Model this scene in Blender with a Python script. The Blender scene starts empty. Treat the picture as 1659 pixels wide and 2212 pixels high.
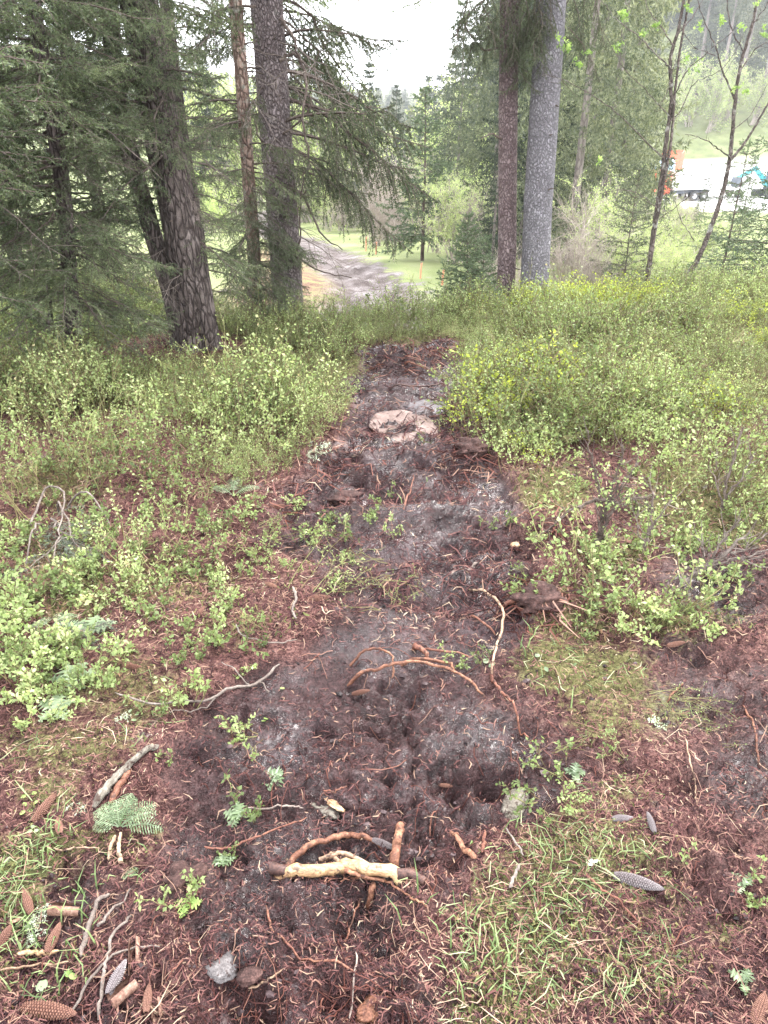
import bpy, math, random
import numpy as np
from mathutils import Vector, Matrix, Euler
rad = math.radians
random.seed(11)
R = np.random.default_rng(11)
S = bpy.context.scene
COL = S.collection

# ------------------------------------------------------------------ camera, sky, sun, exposure
PITCH = 28.5
F = 1671.0
CAMZ = 1.6
cam = bpy.data.cameras.new('camera')
cam.sensor_fit = 'VERTICAL'
cam.angle = 2 * math.atan(1106 / F)
cam.clip_start = 0.05
cam.clip_end = 4000
camo = bpy.data.objects.new('camera', cam)
COL.objects.link(camo)
camo.location = (0, 0, CAMZ)
camo.rotation_euler = (rad(90 - PITCH), 0, 0)
S.camera = camo

SUN_EL, SUN_AZ = 52, 35     # azimuth clockwise from +Y
world = bpy.data.worlds.new('World')
S.world = world
world.use_nodes = True
wn = world.node_tree
wn.nodes.clear()
sky = wn.nodes.new('ShaderNodeTexSky')
sky.sky_type = 'NISHITA'
sky.sun_disc = False
sky.sun_elevation = rad(SUN_EL)
sky.sun_rotation = rad(SUN_AZ)
sky.dust_density = 3.0
tc = wn.nodes.new('ShaderNodeTexCoord')
ns = wn.nodes.new('ShaderNodeTexNoise')
ns.inputs['Scale'].default_value = 2.2
ns.inputs['Detail'].default_value = 6
mr = wn.nodes.new('ShaderNodeMapRange')
mr.inputs[1].default_value = 0.2
mr.inputs[2].default_value = 0.5
mr.inputs[3].default_value = 0.75
mr.inputs[4].default_value = 0.98
mx = wn.nodes.new('ShaderNodeMix')
mx.data_type = 'RGBA'
mx.inputs[7].default_value = (9.0, 9.25, 9.8, 1)      # bright overcast cloud
bg = wn.nodes.new('ShaderNodeBackground')
bg.inputs['Strength'].default_value = 0.10
wo = wn.nodes.new('ShaderNodeOutputWorld')
L = wn.links.new
L(tc.outputs['Generated'], ns.inputs['Vector'])
L(ns.outputs['Fac'], mr.inputs[0])
L(mr.outputs[0], mx.inputs[0])
L(sky.outputs[0], mx.inputs[6])
L(mx.outputs[2], bg.inputs['Color'])
L(bg.outputs[0], wo.inputs['Surface'])

sd = bpy.data.lights.new('sun', 'SUN')
sd.energy = 1.5
sd.angle = rad(12)
sd.color = (1.0, 0.97, 0.93)
so = bpy.data.objects.new('sun', sd)
COL.objects.link(so)
sdir = Vector((math.sin(rad(SUN_AZ)) * math.cos(rad(SUN_EL)), math.cos(rad(SUN_AZ)) * math.cos(rad(SUN_EL)), math.sin(rad(SUN_EL))))
so.rotation_euler = sdir.to_track_quat('Z', 'Y').to_euler()
so.location = (20, 20, 40)

S.view_settings.view_transform = 'Standard'
S.view_settings.look = 'None'
S.view_settings.gamma = 1
S.view_settings.use_curve_mapping = False
S.view_settings.exposure = 2.95
S.render.engine = 'CYCLES'
S.cycles.max_bounces = 5
S.cycles.diffuse_bounces = 3
S.cycles.glossy_bounces = 2
S.cycles.transmission_bounces = 3
S.cycles.transparent_max_bounces = 4
S.cycles.volume_bounces = 0
S.cycles.use_denoising = True
HAZE = True
HAZE_DENSITY = 0.0005

# ------------------------------------------------------------------ noise and terrain
def hsh(ix, iy, s):
    h = (ix.astype(np.int64) * 374761393 + iy.astype(np.int64) * 668265263 + s * 982451653) & 0xFFFFFFFF
    h = ((h ^ (h >> 13)) * 1274126177) & 0xFFFFFFFF
    return ((h ^ (h >> 16)) & 0xFFFFFF) / float(0xFFFFFF)

def vnoise(x, y, s=0):
    x = np.asarray(x, float); y = np.asarray(y, float)
    ix = np.floor(x); iy = np.floor(y)
    fx = x - ix; fy = y - iy
    fx = fx * fx * (3 - 2 * fx); fy = fy * fy * (3 - 2 * fy)
    a = hsh(ix, iy, s); b = hsh(ix + 1, iy, s); c = hsh(ix, iy + 1, s); d = hsh(ix + 1, iy + 1, s)
    return (a * (1 - fx) + b * fx) * (1 - fy) + (c * (1 - fx) + d * fx) * fy

def fbm(x, y, s=0, o=4, g=0.5):
    t = 0; a = 1; n = 0
    for k in range(o):
        t = t + a * (vnoise(x, y, s + k * 17) * 2 - 1); n += a
        x = x * 2.03 + 3.1; y = y * 2.03 + 7.7; a *= g
    return t / n

def sst(a, b, v):
    t = np.clip((np.asarray(v, float) - a) / (b - a), 0, 1)
    return t * t * (3 - 2 * t)

YARD_Z = -8.5
def track_x(y):
    return np.interp(y, [0, 11, 16, 24, 40, 60, 80], [-.2, -.25, -.25, -1.8, -6, -9, -8])

def base_h(x, y):
    x = np.asarray(x, float); y = np.asarray(y, float)
    near = -0.03 * y - 0.045 * np.maximum(y - 1.5, 0) + 0.014 * np.clip(x - 0.1, 0, 6) * sst(2, 7, y) - 0.02 * np.clip(-x - 5, 0, 20)
    left = sst(1.9, 4.5, -x)
    yc = 7.15 + left * 5.2 + 0.38 * np.clip(x - .2, 0, 4)
    far = -1.3 - 0.1 * (y - 11) + 0.25 * sst(0.8, 2.5, -(x - track_x(y))) * sst(11, 14, y)
    far = np.maximum(far, YARD_Z - 3.0)
    far = far + 0.12 * fbm(x * 0.35, y * 0.35, 5, 3)
    t = sst(0, 3.0, y - yc)
    z = near * (1 - t) + far * t
    # yard and hillside to the right
    w = sst(14, 26, x - 0.08 * (y - 80)) * sst(62, 82, y)
    z = z * (1 - w) + YARD_Z * w
    # rough opposite slopes
    d = y - (142 - 0.1 * x)
    hill = np.clip(d, 0, 400) * 0.42 * sst(18, 62, x - 0.08 * np.maximum(d, 0))
    z = z + hill
    hl = np.clip(y - 300, 0, 900) * 0.045
    z = z + hl * sst(150, 400, y)
    z = z + np.clip(-x - 25, 0, 300) * 0.12 * sst(5, 40, y)
    return z

CP, SP = math.cos(rad(PITCH)), math.sin(rad(PITCH))
def ray(px, py):
    a = (np.asarray(px, float) - 829.5) / F; b = -(np.asarray(py, float) - 1106) / F
    return np.stack([a, CP + b * SP, -SP + b * CP], -1)

def project(x, y, z):
    dz = z - CAMZ
    depth = y * CP - dz * SP
    depth = np.maximum(depth, 0.05)
    v = y * SP + dz * CP
    return 829.5 + F * x / depth, 1106 - F * v / depth

def P(px, py, y):
    """point seen at a pixel of the survey picture, standing at distance y"""
    d = ray(px, py)
    return Vector((d[0] / d[1] * y, y, CAMZ + d[2] / d[1] * y))

# zones of the clearing (left and right edge of the churned strip, from survey)
_py = [700, 745, 850, 950, 1000, 1060, 1150, 1250, 1300, 1400, 1500, 1600, 1700, 1800, 1900, 2000, 2100, 2212, 2600]
_pl = [790, 752, 748, 715, 680, 610, 590, 700, 720, 700, 480, 390, 350, 330, 260, 240, 250, 200, 100]
_pr = [930, 975, 1000, 1025, 1080, 1135, 1160, 1200, 1240, 1090, 1180, 1260, 1200, 1060, 985, 965, 955, 945, 930]
def blob(px, py, lst):
    m = np.zeros_like(px, dtype=float)
    for (cx, cy, rx, ry, w) in lst:
        m = np.maximum(m, w * np.exp(-(((px - cx) / rx) ** 2 + ((py - cy) / ry) ** 2) ** 1.5))
    return m
MUD2 = [(1590, 1250, 130, 85, 1), (1540, 1500, 150, 90, .9), (1640, 1650, 120, 140, .8), (1560, 1900, 160, 120, .5), (1600, 2120, 110, 90, .45), (1470, 1390, 80, 30, .8)]
GRN = [(1900, 1450, 190, 160, .7), (1880, 1950, 170, 160, .6), (2200, 1700, 250, 200, .5), (-250, 1400, 250, 200, .7), (-200, 1900, 200, 160, .8), (-220, 1680, 200, 110, .4), (1250, 1430, 190, 75, .9), (1480, 1330, 160, 60, .7), (1120, 1990, 160, 170, 1), (1250, 1850, 230, 110, .75), (1350, 2080, 200, 120, .7), (1080, 2160, 150, 110, 1),
       (60, 1900, 170, 130, 1), (180, 1830, 150, 60, .6), (60, 2060, 150, 120, .7), (850, 1100, 160, 60, .45), (1180, 1060, 110, 60, .8), (1560, 1080, 200, 120, .9),
       (1330, 1200, 120, 60, .7), (120, 1000, 150, 120, .9), (20, 1150, 80, 60, .4), (1400, 1950, 120, 80, .5), (700, 1250, 130, 50, .3), (1580, 2000, 60, 60, .6), (1350, 1520, 220, 110, .6), (1300, 1700, 170, 60, .5), (120, 1600, 200, 80, .65), (260, 1480, 200, 90, .55), (330, 1250, 220, 90, .5), (520, 1350, 140, 60, .45), (120, 1250, 160, 120, .6), (80, 1700, 100, 60, .6), (330, 1800, 90, 60, .5), (1200, 1330, 140, 60, .6), (820, 1010, 90, 20, .5), (1010, 1180, 60, 20, .3), (90, 2150, 130, 60, .5), (180, 1250, 150, 80, .4), (360, 1380, 120, 60, .3)]
HUMUS = []
def zones(x, y, z=None):
    x = np.asarray(x, float); y = np.asarray(y, float)
    if z is None:
        z = base_h(x, y)
    px, py = project(x, np.maximum(y, 0.25), z)
    wob = 1.35 * fbm(x * 2.6, y * 2.6, 21, 5, .6)
    pw = F / np.maximum(y, 0.8)
    l = np.interp(py, _py, _pl); r = np.interp(py, _py, _pr)
    e = 0.09 * pw
    mud = sst(-1, 1, ((px - l) / e + wob * 2.2)) * sst(-1, 1, ((r - px) / e + wob * 2.2))
    mud = mud * sst(735, 765, py + 12 * wob)
    mud = np.maximum(mud, blob(px + wob * 60, py + wob * 40, MUD2) * (y < 7))
    mud = np.clip(mud, 0, 1)
    grn = blob(px + wob * 50, py + wob * 30, GRN) * (y < 8.5)
    grn = np.maximum(grn, sst(4.4, 5.4, y) * (1 - mud) * 0.9)
    grn = grn * (1 - 0.9 * mud * (blob(px, py, MUD2) < .3))
    # bare humus under the old spruces on the left
    for (cx, cy, rr) in HUMUS:
        g = np.exp(-((x - cx) ** 2 + ((y - cy) * 1.2) ** 2) / rr ** 2)
        grn = grn * (1 - .9 * g)
    tx = track_x(y)
    trk = np.exp(-np.abs((x - tx) / 1.0) ** 3) * sst(9.2, 10.2, y) * (y < 75)
    trk = np.maximum(trk, np.exp(-np.abs((x - tx + 1.6) / 0.9) ** 3) * sst(9.2, 10.2, y) * (y < 16) * .6)
    yard = sst(20, 28, x - 0.08 * (y - 80)) * sst(76, 84, y) * (1 - sst(138, 143, y + .1 * x))
    return px, py, mud, grn, trk, yard

def detail_h(x, y, mud, grn, trk, px, py):
    nearw = 1 - sst(10, 30, y)
    lump = fbm(x * 3.4, y * 3.4, 31, 4, .55)
    mid = fbm(x * 11, y * 11, 41, 3, .55)
    fine = np.abs(fbm(x * 34, y * 34, 51, 3, .6))
    d = nearw * (0.05 * fbm(x * 1.1, y * 1.1, 3, 3) + 0.034 * lump * (.5 + .9 * mud) + 0.026 * mid * (.5 + 1.0 * mud) + 0.020 * (fine - .25) * (.6 + .6 * mud) + 0.008 * fbm(x * 75, y * 75, 71, 2) * (1 - sst(3, 6, y)))
    tramp = sst(-.15, .25, fbm(x * 1.7, y * 1.3, 121, 3))
    d = nearw * (0.05 * fbm(x * 1.1, y * 1.1, 3, 3)) + (d - nearw * (0.05 * fbm(x * 1.1, y * 1.1, 3, 3))) * (.35 + .9 * tramp)
    ridge = (1 - np.abs(fbm(x * 5 + 1.5 * fbm(x * 2, y * 2, 7, 2), y * 6, 61, 4))) ** 9
    d = d - mud * nearw * .035 * ridge * tramp - nearw * .012 * ridge
    clod = np.clip(fbm(x * 6, y * 9, 131, 4) - .12, 0, 1) * tramp
    d = d + mud * nearw * .10 * clod
    d = d - 0.05 * mud * nearw * sst(10, 0, y) if False else d - 0.045 * mud * nearw
    return d

FEAT = []      # (x, y, radius_x, radius_y, height) mounds and pits
def feat_h(x, y):
    d = 0
    for (cx, cy, rx, ry, h) in FEAT:
        d = d + h * np.exp(-(((x - cx) / rx) ** 2 + ((y - cy) / ry) ** 2))
    return d

def flat_gp(px, py):
    d = ray(px, py)
    lo, hi = 0.3, 400.0
    ts = np.concatenate([np.linspace(.3, 12, 400), np.geomspace(12.1, 400, 600)])
    pts = d[None, :] / d[1] * ts[:, None]
    z = CAMZ + pts[:, 2]
    g = base_h(pts[:, 0], pts[:, 1])
    k = np.argmax(z < g)
    if z[k] >= g[k]:
        k = len(ts) - 1
    return float(pts[k, 0]), float(pts[k, 1])

def add_feat(px, py, rx, ry, h):
    x, y = flat_gp(px, py)
    FEAT.append((x, y, rx, ry, h))
for a in ((740, 1960, .17, .08, -.07), (700, 1835, .12, .05, -.05), (480, 1930, .12, .10, .04), (560, 2110, .16, .08, .03), (430, 1840, .12, .07, .03),
          (850, 1465, .22, .07, -.06), (1150, 1300, .17, .11, .09), (1120, 1312, .07, .05, -.07), (970, 1290, .25, .08, -.07), (860, 775, .5, .25, .16), (960, 760, .2, .2, .12),
          (1010, 985, .18, .2, .10), (950, 870, .12, .3, .0), (920, 1110, .4, .12, .08), (900, 1190, .35, .12, -.05), (1590, 1215, .3, .1, .07), (1600, 1290, .25, .08, -.06),
          (1000, 1620, .2, .1, .07), (900, 1560, .2, .05, -.03), (1060, 1700, .05, .04, -.06), (1480, 1700, .1, .05, -.06), (700, 1060, .2, .12, .07), (720, 1080, .1, .06, -.06),
          (640, 1090, .3, .2, .04), (1100, 1050, .25, .12, .06), (1500, 1500, .2, .08, -.05), (1210, 1140, .2, .12, .05), (290, 1640, .25, .1, .05)):
    add_feat(*a)
for (a, b, rr, hh) in ((415, 750, .75, .14), (560, 705, .6, .13), (155, 790, .55, .13), (1157, 640, .3, .06), (1385, 660, .3, .07), (20, 980, .5, .03)):
    hx, hy = flat_gp(a, b)
    HUMUS.append((hx, hy, rr)); FEAT.append((hx, hy, rr * .8, rr * .7, hh))

def hfull(x, y):
    x = np.asarray(x, float); y = np.asarray(y, float)
    b = base_h(x, y)
    px, py, mud, grn, trk, yard = zones(x, y, b)
    return b + detail_h(x, y, mud, grn, trk, px, py) * (1 - yard) + feat_h(x, y) - 0.10 * trk * (1 - sst(30, 60, y)) * (1 + 1.3 * fbm(x * 3.5 + y * .8, y * 1.1, 9, 4))

def G(px, py, lift=0.0):
    x, y = flat_gp(px, py)
    # refine on the true surface
    d = ray(px, py)
    for _ in range(6):
        z = float(hfull(np.array([x]), np.array([y]))[0])
        t = (z - CAMZ) / d[2]
        ny = float(d[1] * t)
        if ny > 60 or ny < .2:
            break
        y = y * .5 + ny * .5; x = float(d[0] / d[1] * y)
    z = float(hfull(np.array([x]), np.array([y]))[0])
    return Vector((x, y, z + lift))

def gz(x, y):
    return float(hfull(np.array([x]), np.array([y]))[0])

# ------------------------------------------------------------------ mesh builder
class MB:
    def __init__(s):
        s.V = []; s.F = {3: [], 4: []}; s.T = []; s.M = {3: [], 4: []}; s.n = 0
    def add(s, v, f, tint=0.5, mi=0):
        v = np.asarray(v, float).reshape(-1, 3); f = np.asarray(f, int)
        s.V.append(v)
        s.T.append(np.broadcast_to(np.asarray(tint, float), (len(v),)) if np.ndim(tint) <= 1 else tint)
        k = f.shape[1]
        s.F[k].append(f + s.n); s.M[k].append(np.full(len(f), mi))
        s.n += len(v)
    def mesh(s, name, mats, smooth=False):
        me = bpy.data.meshes.new(name)
        V = np.concatenate(s.V); T = np.concatenate(s.T)
        loops = []; starts = []; mi = []; off = 0
        for k in (3, 4):
            if s.F[k]:
                f = np.concatenate(s.F[k]); loops.append(f.ravel())
                starts.append(off + np.arange(len(f)) * k); off += len(f) * k
                mi.append(np.concatenate(s.M[k]))
        loops = np.concatenate(loops); starts = np.concatenate(starts); mi = np.concatenate(mi)
        me.vertices.add(len(V)); me.vertices.foreach_set('co', V.astype(np.float32).ravel())
        me.loops.add(len(loops)); me.loops.foreach_set('vertex_index', loops.astype(np.int32))
        me.polygons.add(len(starts)); me.polygons.foreach_set('loop_start', starts.astype(np.int32))
        if not isinstance(mats, (list, tuple)): mats = [mats]
        for m in mats: me.materials.append(m)
        me.polygons.foreach_set('material_index', mi.astype(np.int32))
        me.polygons.foreach_set('use_smooth', np.full(len(starts), smooth))
        a = me.attributes.new('tint', 'FLOAT', 'POINT'); a.data.foreach_set('value', T.astype(np.float32))
        me.update(calc_edges=True)
        me.validate()
        return me

def link(name, data, parent=None, loc=None, rot=None, scale=None, label=None, cat=None, group=None, kind=None):
    o = bpy.data.objects.new(name, data)
    COL.objects.link(o)
    if parent is not None: o.parent = parent
    if loc is not None: o.location = loc
    if rot is not None: o.rotation_euler = rot
    if scale is not None: o.scale = (scale,) * 3 if np.isscalar(scale) else scale
    if label: o['label'] = label
    if cat: o['category'] = cat
    if group: o['group'] = group
    if kind: o['kind'] = kind
    return o

def norm(v):
    return v / np.maximum(np.linalg.norm(v, axis=-1, keepdims=True), 1e-9)

def tube(mb, pts, rads, n=6, tint=.5, mi=0, cap=True, bump=0.0, rg=R):
    pts = np.asarray([tuple(p) for p in pts], float); m = len(pts)
    rads = np.broadcast_to(np.asarray(rads, float), (m,)) if np.ndim(rads) == 0 else np.asarray(rads, float)
    t = np.gradient(pts, axis=0); t = norm(t)
    ref = np.array([0, 0, 1.0]) if abs(t[0][2]) < .9 else np.array([1.0, 0, 0])
    u = np.zeros_like(t)
    u0 = norm(np.cross(t[0], ref)); 
    for i in range(m):
        u0 = norm(u0 - t[i] * np.dot(u0, t[i])); u[i] = u0
    w = np.cross(t, u)
    a = np.arange(n) / n * 2 * math.pi
    r = rads[:, None] * (1 + bump * (rg.random((m, n)) - .5) * 2)
    v = pts[:, None, :] + r[..., None] * (np.cos(a)[None, :, None] * u[:, None, :] + np.sin(a)[None, :, None] * w[:, None, :])
    i = np.arange(m - 1)[:, None] * n; j = np.arange(n)[None, :]; j2 = (j + 1) % n
    f = np.stack([i + j, i + j2, i + n + j2, i + n + j], -1).reshape(-1, 4)
    mb.add(v.reshape(-1, 3), f, tint, mi)
    if cap:
        for k, fl in ((0, 1), (m - 1, 0)):
            ring = v[k]; c = pts[k][None] 
            vv = np.concatenate([ring, c]); jj = np.arange(n); j3 = (jj + 1) % n
            ff = np.stack([j3, jj, np.full(n, n)] if fl else [jj, j3, np.full(n, n)], -1)
            mb.add(vv, ff, tint, mi)

def smooth_path(pts, k=6, jit=0.0, rg=R):
    """Catmull-Rom through the given points"""
    p = np.asarray([tuple(q) for q in pts], float)
    if len(p) == 2: p = np.array([p[0], p[0] * .5 + p[1] * .5, p[1]])
    q = np.concatenate([[2 * p[0] - p[1]], p, [2 * p[-1] - p[-2]]])
    out = []
    for i in range(1, len(q) - 2):
        for s in range(k):
            t = s / k
            out.append(.5 * ((2 * q[i]) + (-q[i - 1] + q[i + 1]) * t + (2 * q[i - 1] - 5 * q[i] + 4 * q[i + 1] - q[i + 2]) * t * t + (-q[i - 1] + 3 * q[i] - 3 * q[i + 1] + q[i + 2]) * t ** 3))
    out.append(q[-2])
    out = np.array(out)
    if jit: out[1:-1] += rg.normal(0, jit, out[1:-1].shape)
    return out

def needles(mb, A, B, spacing, ln, wd, tint=None, flat=.0, fwd=.7, rg=R, mi=0, quad=False):
    """needle triangles along segments A->B"""
    A = np.asarray(A, float); B = np.asarray(B, float)
    if len(A) == 0: return
    d = B - A; l = np.linalg.norm(d, axis=1); n = np.maximum(1, (l / spacing)).astype(int)
    idx = np.repeat(np.arange(len(A)), n)
    t = rg.random(len(idx)); p = A[idx] + d[idx] * t[:, None]
    ax = norm(d[idx])
    rv = rg.normal(size=(len(idx), 3)); rv[:, 2] *= (1 - flat)
    perp = norm(rv - ax * np.sum(rv * ax, 1)[:, None])
    dr = norm(perp + ax * fwd * (0.6 + .8 * rg.random(len(idx)))[:, None])
    sd_ = norm(np.cross(dr, rg.normal(size=(len(idx), 3))))
    L_ = ln * (.6 + .7 * rg.random(len(idx)))[:, None]; W_ = wd * (.7 + .6 * rg.random(len(idx)))[:, None]
    if quad:
        v = np.stack([p, p + dr * L_ * .5 + sd_ * W_ * .5, p + dr * L_, p + dr * L_ * .5 - sd_ * W_ * .5], 1)
        f = np.arange(len(idx) * 4).reshape(-1, 4); k = 4
    else:
        v = np.stack([p - sd_ * W_ * .5, p + sd_ * W_ * .5, p + dr * L_], 1)
        f = np.arange(len(idx) * 3).reshape(-1, 3); k = 3
    tn = (rg.random(len(A))[idx] * .5 + rg.random(len(idx)) * .5) if tint is None else tint[idx] * .6 + rg.random(len(idx)) * .4
    mb.add(v.reshape(-1, 3), f, np.repeat(tn, k), mi)

# ------------------------------------------------------------------ materials
def nt(name):
    m = bpy.data.materials.new(name); m.use_nodes = True
    t = m.node_tree; t.nodes.clear()
    o = t.nodes.new('ShaderNodeOutputMaterial')
    return m, t, o
def N(t, typ, **kw):
    n = t.nodes.new(typ)
    for k, v in kw.items():
        if k.startswith('i_'):
            kk = k[2:]
            n.inputs[int(kk) if kk.isdigit() else kk].default_value = v
        else: setattr(n, k, v)
    return n
def rgb(c): return (c[0], c[1], c[2], 1)
def ramp(t, stops, src):
    r = N(t, 'ShaderNodeValToRGB'); e = r.color_ramp.elements
    while len(e) < len(stops): e.new(.5)
    for k, (p, c) in enumerate(stops): e[k].position = p; e[k].color = rgb(c)
    t.links.new(src, r.inputs[0]); return r.outputs[0]
def noise(t, scale, detail=4, vec=None, rough=.55, dist=0):
    n = N(t, 'ShaderNodeTexNoise'); n.inputs['Scale'].default_value = scale; n.inputs['Detail'].default_value = detail
    n.inputs['Roughness'].default_value = rough; n.inputs['Distortion'].default_value = dist
    if vec is not None: t.links.new(vec, n.inputs['Vector'])
    return n.outputs['Fac']
def mixc(t, f, a, b, mode='MIX'):
    m = N(t, 'ShaderNodeMix', data_type='RGBA', blend_type=mode)
    for s, i in ((f, 0), (a, 6), (b, 7)):
        if isinstance(s, (int, float)): m.inputs[i].default_value = s
        elif isinstance(s, tuple): m.inputs[i].default_value = rgb(s)
        else: t.links.new(s, m.inputs[i])
    return m.outputs[2]
def math_(t, op, a, b=0, c=None):
    m = N(t, 'ShaderNodeMath', operation=op)
    for i, s in enumerate((a, b, c)):
        if s is None: continue
        if isinstance(s, (int, float)): m.inputs[i].default_value = s
        else: t.links.new(s, m.inputs[i])
    return m.outputs[0]

def leafmat(name, stops, trans=.35, rough=.55, rnd=.25, tcol=(1.0, 1.12, .72), spec=.12):
    m, t, o = nt(name)
    a = N(t, 'ShaderNodeAttribute', attribute_name='tint')
    oi = N(t, 'ShaderNodeObjectInfo')
    ps = N(t, 'ShaderNodeNewGeometry')
    nz = noise(t, 1.5, 3, ps.outputs['Position'])
    af = a.outputs['Fac'] if name != 'bilberry_leaf' else math_(t, 'ADD', math_(t, 'MULTIPLY', a.outputs['Fac'], .42), .25)
    v = math_(t, 'ADD', af, math_(t, 'MULTIPLY', math_(t, 'SUBTRACT', oi.outputs['Random'], .5), rnd))
    v = math_(t, 'ADD', v, math_(t, 'MULTIPLY', math_(t, 'SUBTRACT', nz, .5), .5 if name != 'bilberry_leaf' else 1.5))
    c = ramp(t, stops, v)
    b = N(t, 'ShaderNodeBsdfPrincipled'); t.links.new(c, b.inputs['Base Color'])
    b.inputs['Roughness'].default_value = rough; b.inputs['Specular IOR Level'].default_value = spec
    if trans:
        tr = N(t, 'ShaderNodeBsdfTranslucent'); t.links.new(mixc(t, 1.0, c, tcol, 'MULTIPLY'), tr.inputs[0])
        ms = N(t, 'ShaderNodeMixShader'); ms.inputs[0].default_value = trans
        t.links.new(b.outputs[0], ms.inputs[1]); t.links.new(tr.outputs[0], ms.inputs[2]); t.links.new(ms.outputs[0], o.inputs[0])
    else: t.links.new(b.outputs[0], o.inputs[0])
    return m

def woodmat(name, c1, c2, c3, scale=40, rough=.75, stretch=(1, 1, 1), bump=.4, spec=.15, rnd=.0):
    m, t, o = nt(name)
    g = N(t, 'ShaderNodeTexCoord'); mp = N(t, 'ShaderNodeMapping'); mp.inputs['Scale'].default_value = stretch
    t.links.new(g.outputs['Object'], mp.inputs[0])
    n1 = noise(t, scale, 6, mp.outputs[0], .65); n2 = noise(t, scale * .17, 3, g.outputs['Object'])
    n3 = noise(t, scale * 4.5, 3, mp.outputs[0], .7)
    c = ramp(t, [(.38, c1), (.5, c2), (.62, c3)], math_(t, 'ADD', math_(t, 'MULTIPLY', n1, .4), math_(t, 'ADD', math_(t, 'MULTIPLY', n2, .3), math_(t, 'MULTIPLY', n3, .3))))
    if name in ('debarked_wood', 'root_orange', 'cone_scale', 'root_red', 'root_pale', 'weathered_wood', 'grey_clod'):
        st_ = N(t, 'ShaderNodeMapRange'); st_.inputs[1].default_value = .55; st_.inputs[2].default_value = .62; t.links.new(noise(t, 55, 4, g.outputs['Object'], .6), st_.inputs[0])
        c = mixc(t, math_(t, 'MULTIPLY', st_.outputs[0], .8), c, (.03, .016, .013))
    b = N(t, 'ShaderNodeBsdfPrincipled'); t.links.new(c, b.inputs['Base Color'])
    b.inputs['Roughness'].default_value = rough; b.inputs['Specular IOR Level'].default_value = spec
    bp = N(t, 'ShaderNodeBump'); bp.inputs['Strength'].default_value = bump; bp.inputs['Distance'].default_value = .01
    t.links.new(n1, bp.inputs['Height']); t.links.new(bp.outputs[0], b.inputs['Normal'])
    t.links.new(b.outputs[0], o.inputs[0])
    return m

def barkmat(name, dark, mid, light, lichen, scale=28, stretch=.45, lich_amt=.0, bump=.9, furrow=False):
    m, t, o = nt(name)
    g = N(t, 'ShaderNodeTexCoord'); mp = N(t, 'ShaderNodeMapping'); mp.inputs['Scale'].default_value = (1, 1, stretch)
    t.links.new(g.outputs['Object'], mp.inputs[0])
    nd = N(t, 'ShaderNodeTexNoise'); nd.inputs['Scale'].default_value = 14; nd.inputs['Detail'].default_value = 3
    t.links.new(mp.outputs[0], nd.inputs['Vector'])
    ad = N(t, 'ShaderNodeVectorMath', operation='MULTIPLY_ADD'); t.links.new(nd.outputs['Color'], ad.inputs[0]); ad.inputs[1].default_value = (.07, .07, .07); t.links.new(mp.outputs[0], ad.inputs[2])
    vo = N(t, 'ShaderNodeTexVoronoi', feature='DISTANCE_TO_EDGE'); vo.inputs['Scale'].default_value = scale; t.links.new(ad.outputs[0], vo.inputs['Vector'])
    vc = N(t, 'ShaderNodeTexVoronoi'); vc.inputs['Scale'].default_value = scale; t.links.new(ad.outputs[0], vc.inputs['Vector'])
    e = N(t, 'ShaderNodeMapRange'); e.inputs[1].default_value = 0; e.inputs[2].default_value = .22; t.links.new(vo.outputs['Distance'], e.inputs[0])
    fn = noise(t, 90, 5, mp.outputs[0], .7); bn = noise(t, 5, 4, g.outputs['Object'])
    sp = N(t, 'ShaderNodeSeparateColor'); t.links.new(vc.outputs['Color'], sp.inputs[0])
    v = math_(t, 'ADD', math_(t, 'MULTIPLY', sp.outputs[0], .16), math_(t, 'ADD', math_(t, 'MULTIPLY', fn, .5), math_(t, 'MULTIPLY', bn, .45)))
    c = ramp(t, [(.3, dark), (.55, mid), (.8, light)], v)
    c = mixc(t, math_(t, 'MULTIPLY', math_(t, 'SUBTRACT', 1.0, e.outputs[0]), .8), c, dark)
    ln = noise(t, 9, 5, g.outputs['Object'], .7)
    lm = N(t, 'ShaderNodeMapRange'); lm.inputs[1].default_value = .62 - lich_amt * .25; lm.inputs[2].default_value = .70 - lich_amt * .2; t.links.new(ln, lm.inputs[0])
    c = mixc(t, math_(t, 'MULTIPLY', lm.outputs[0], min(1, lich_amt * 1.5)), c, lichen)
    b = N(t, 'ShaderNodeBsdfPrincipled'); t.links.new(c, b.inputs['Base Color']); b.inputs['Roughness'].default_value = .9; b.inputs['Specular IOR Level'].default_value = .1
    hh = math_(t, 'ADD', e.outputs[0], math_(t, 'MULTIPLY', fn, .6))
    bp = N(t, 'ShaderNodeBump'); bp.inputs['Strength'].default_value = bump; bp.inputs['Distance'].default_value = .02
    t.links.new(hh, bp.inputs['Height']); t.links.new(bp.outputs[0], b.inputs['Normal']); t.links.new(b.outputs[0], o.inputs[0])
    return m

def plain(name, c, rough=.6, var=.15, scale=8, metal=0, spec=.4):
    m, t, o = nt(name)
    g = N(t, 'ShaderNodeTexCoord'); n = noise(t, scale, 5, g.outputs['Object'], .6)
    cc = ramp(t, [(.3, tuple(x * (1 - var) for x in c)), (.7, tuple(min(1, x * (1 + var)) for x in c))], n)
    b = N(t, 'ShaderNodeBsdfPrincipled'); t.links.new(cc, b.inputs['Base Color']); b.inputs['Roughness'].default_value = rough; b.inputs['Metallic'].default_value = metal; b.inputs['Specular IOR Level'].default_value = spec
    t.links.new(b.outputs[0], o.inputs[0]); return m

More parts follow.
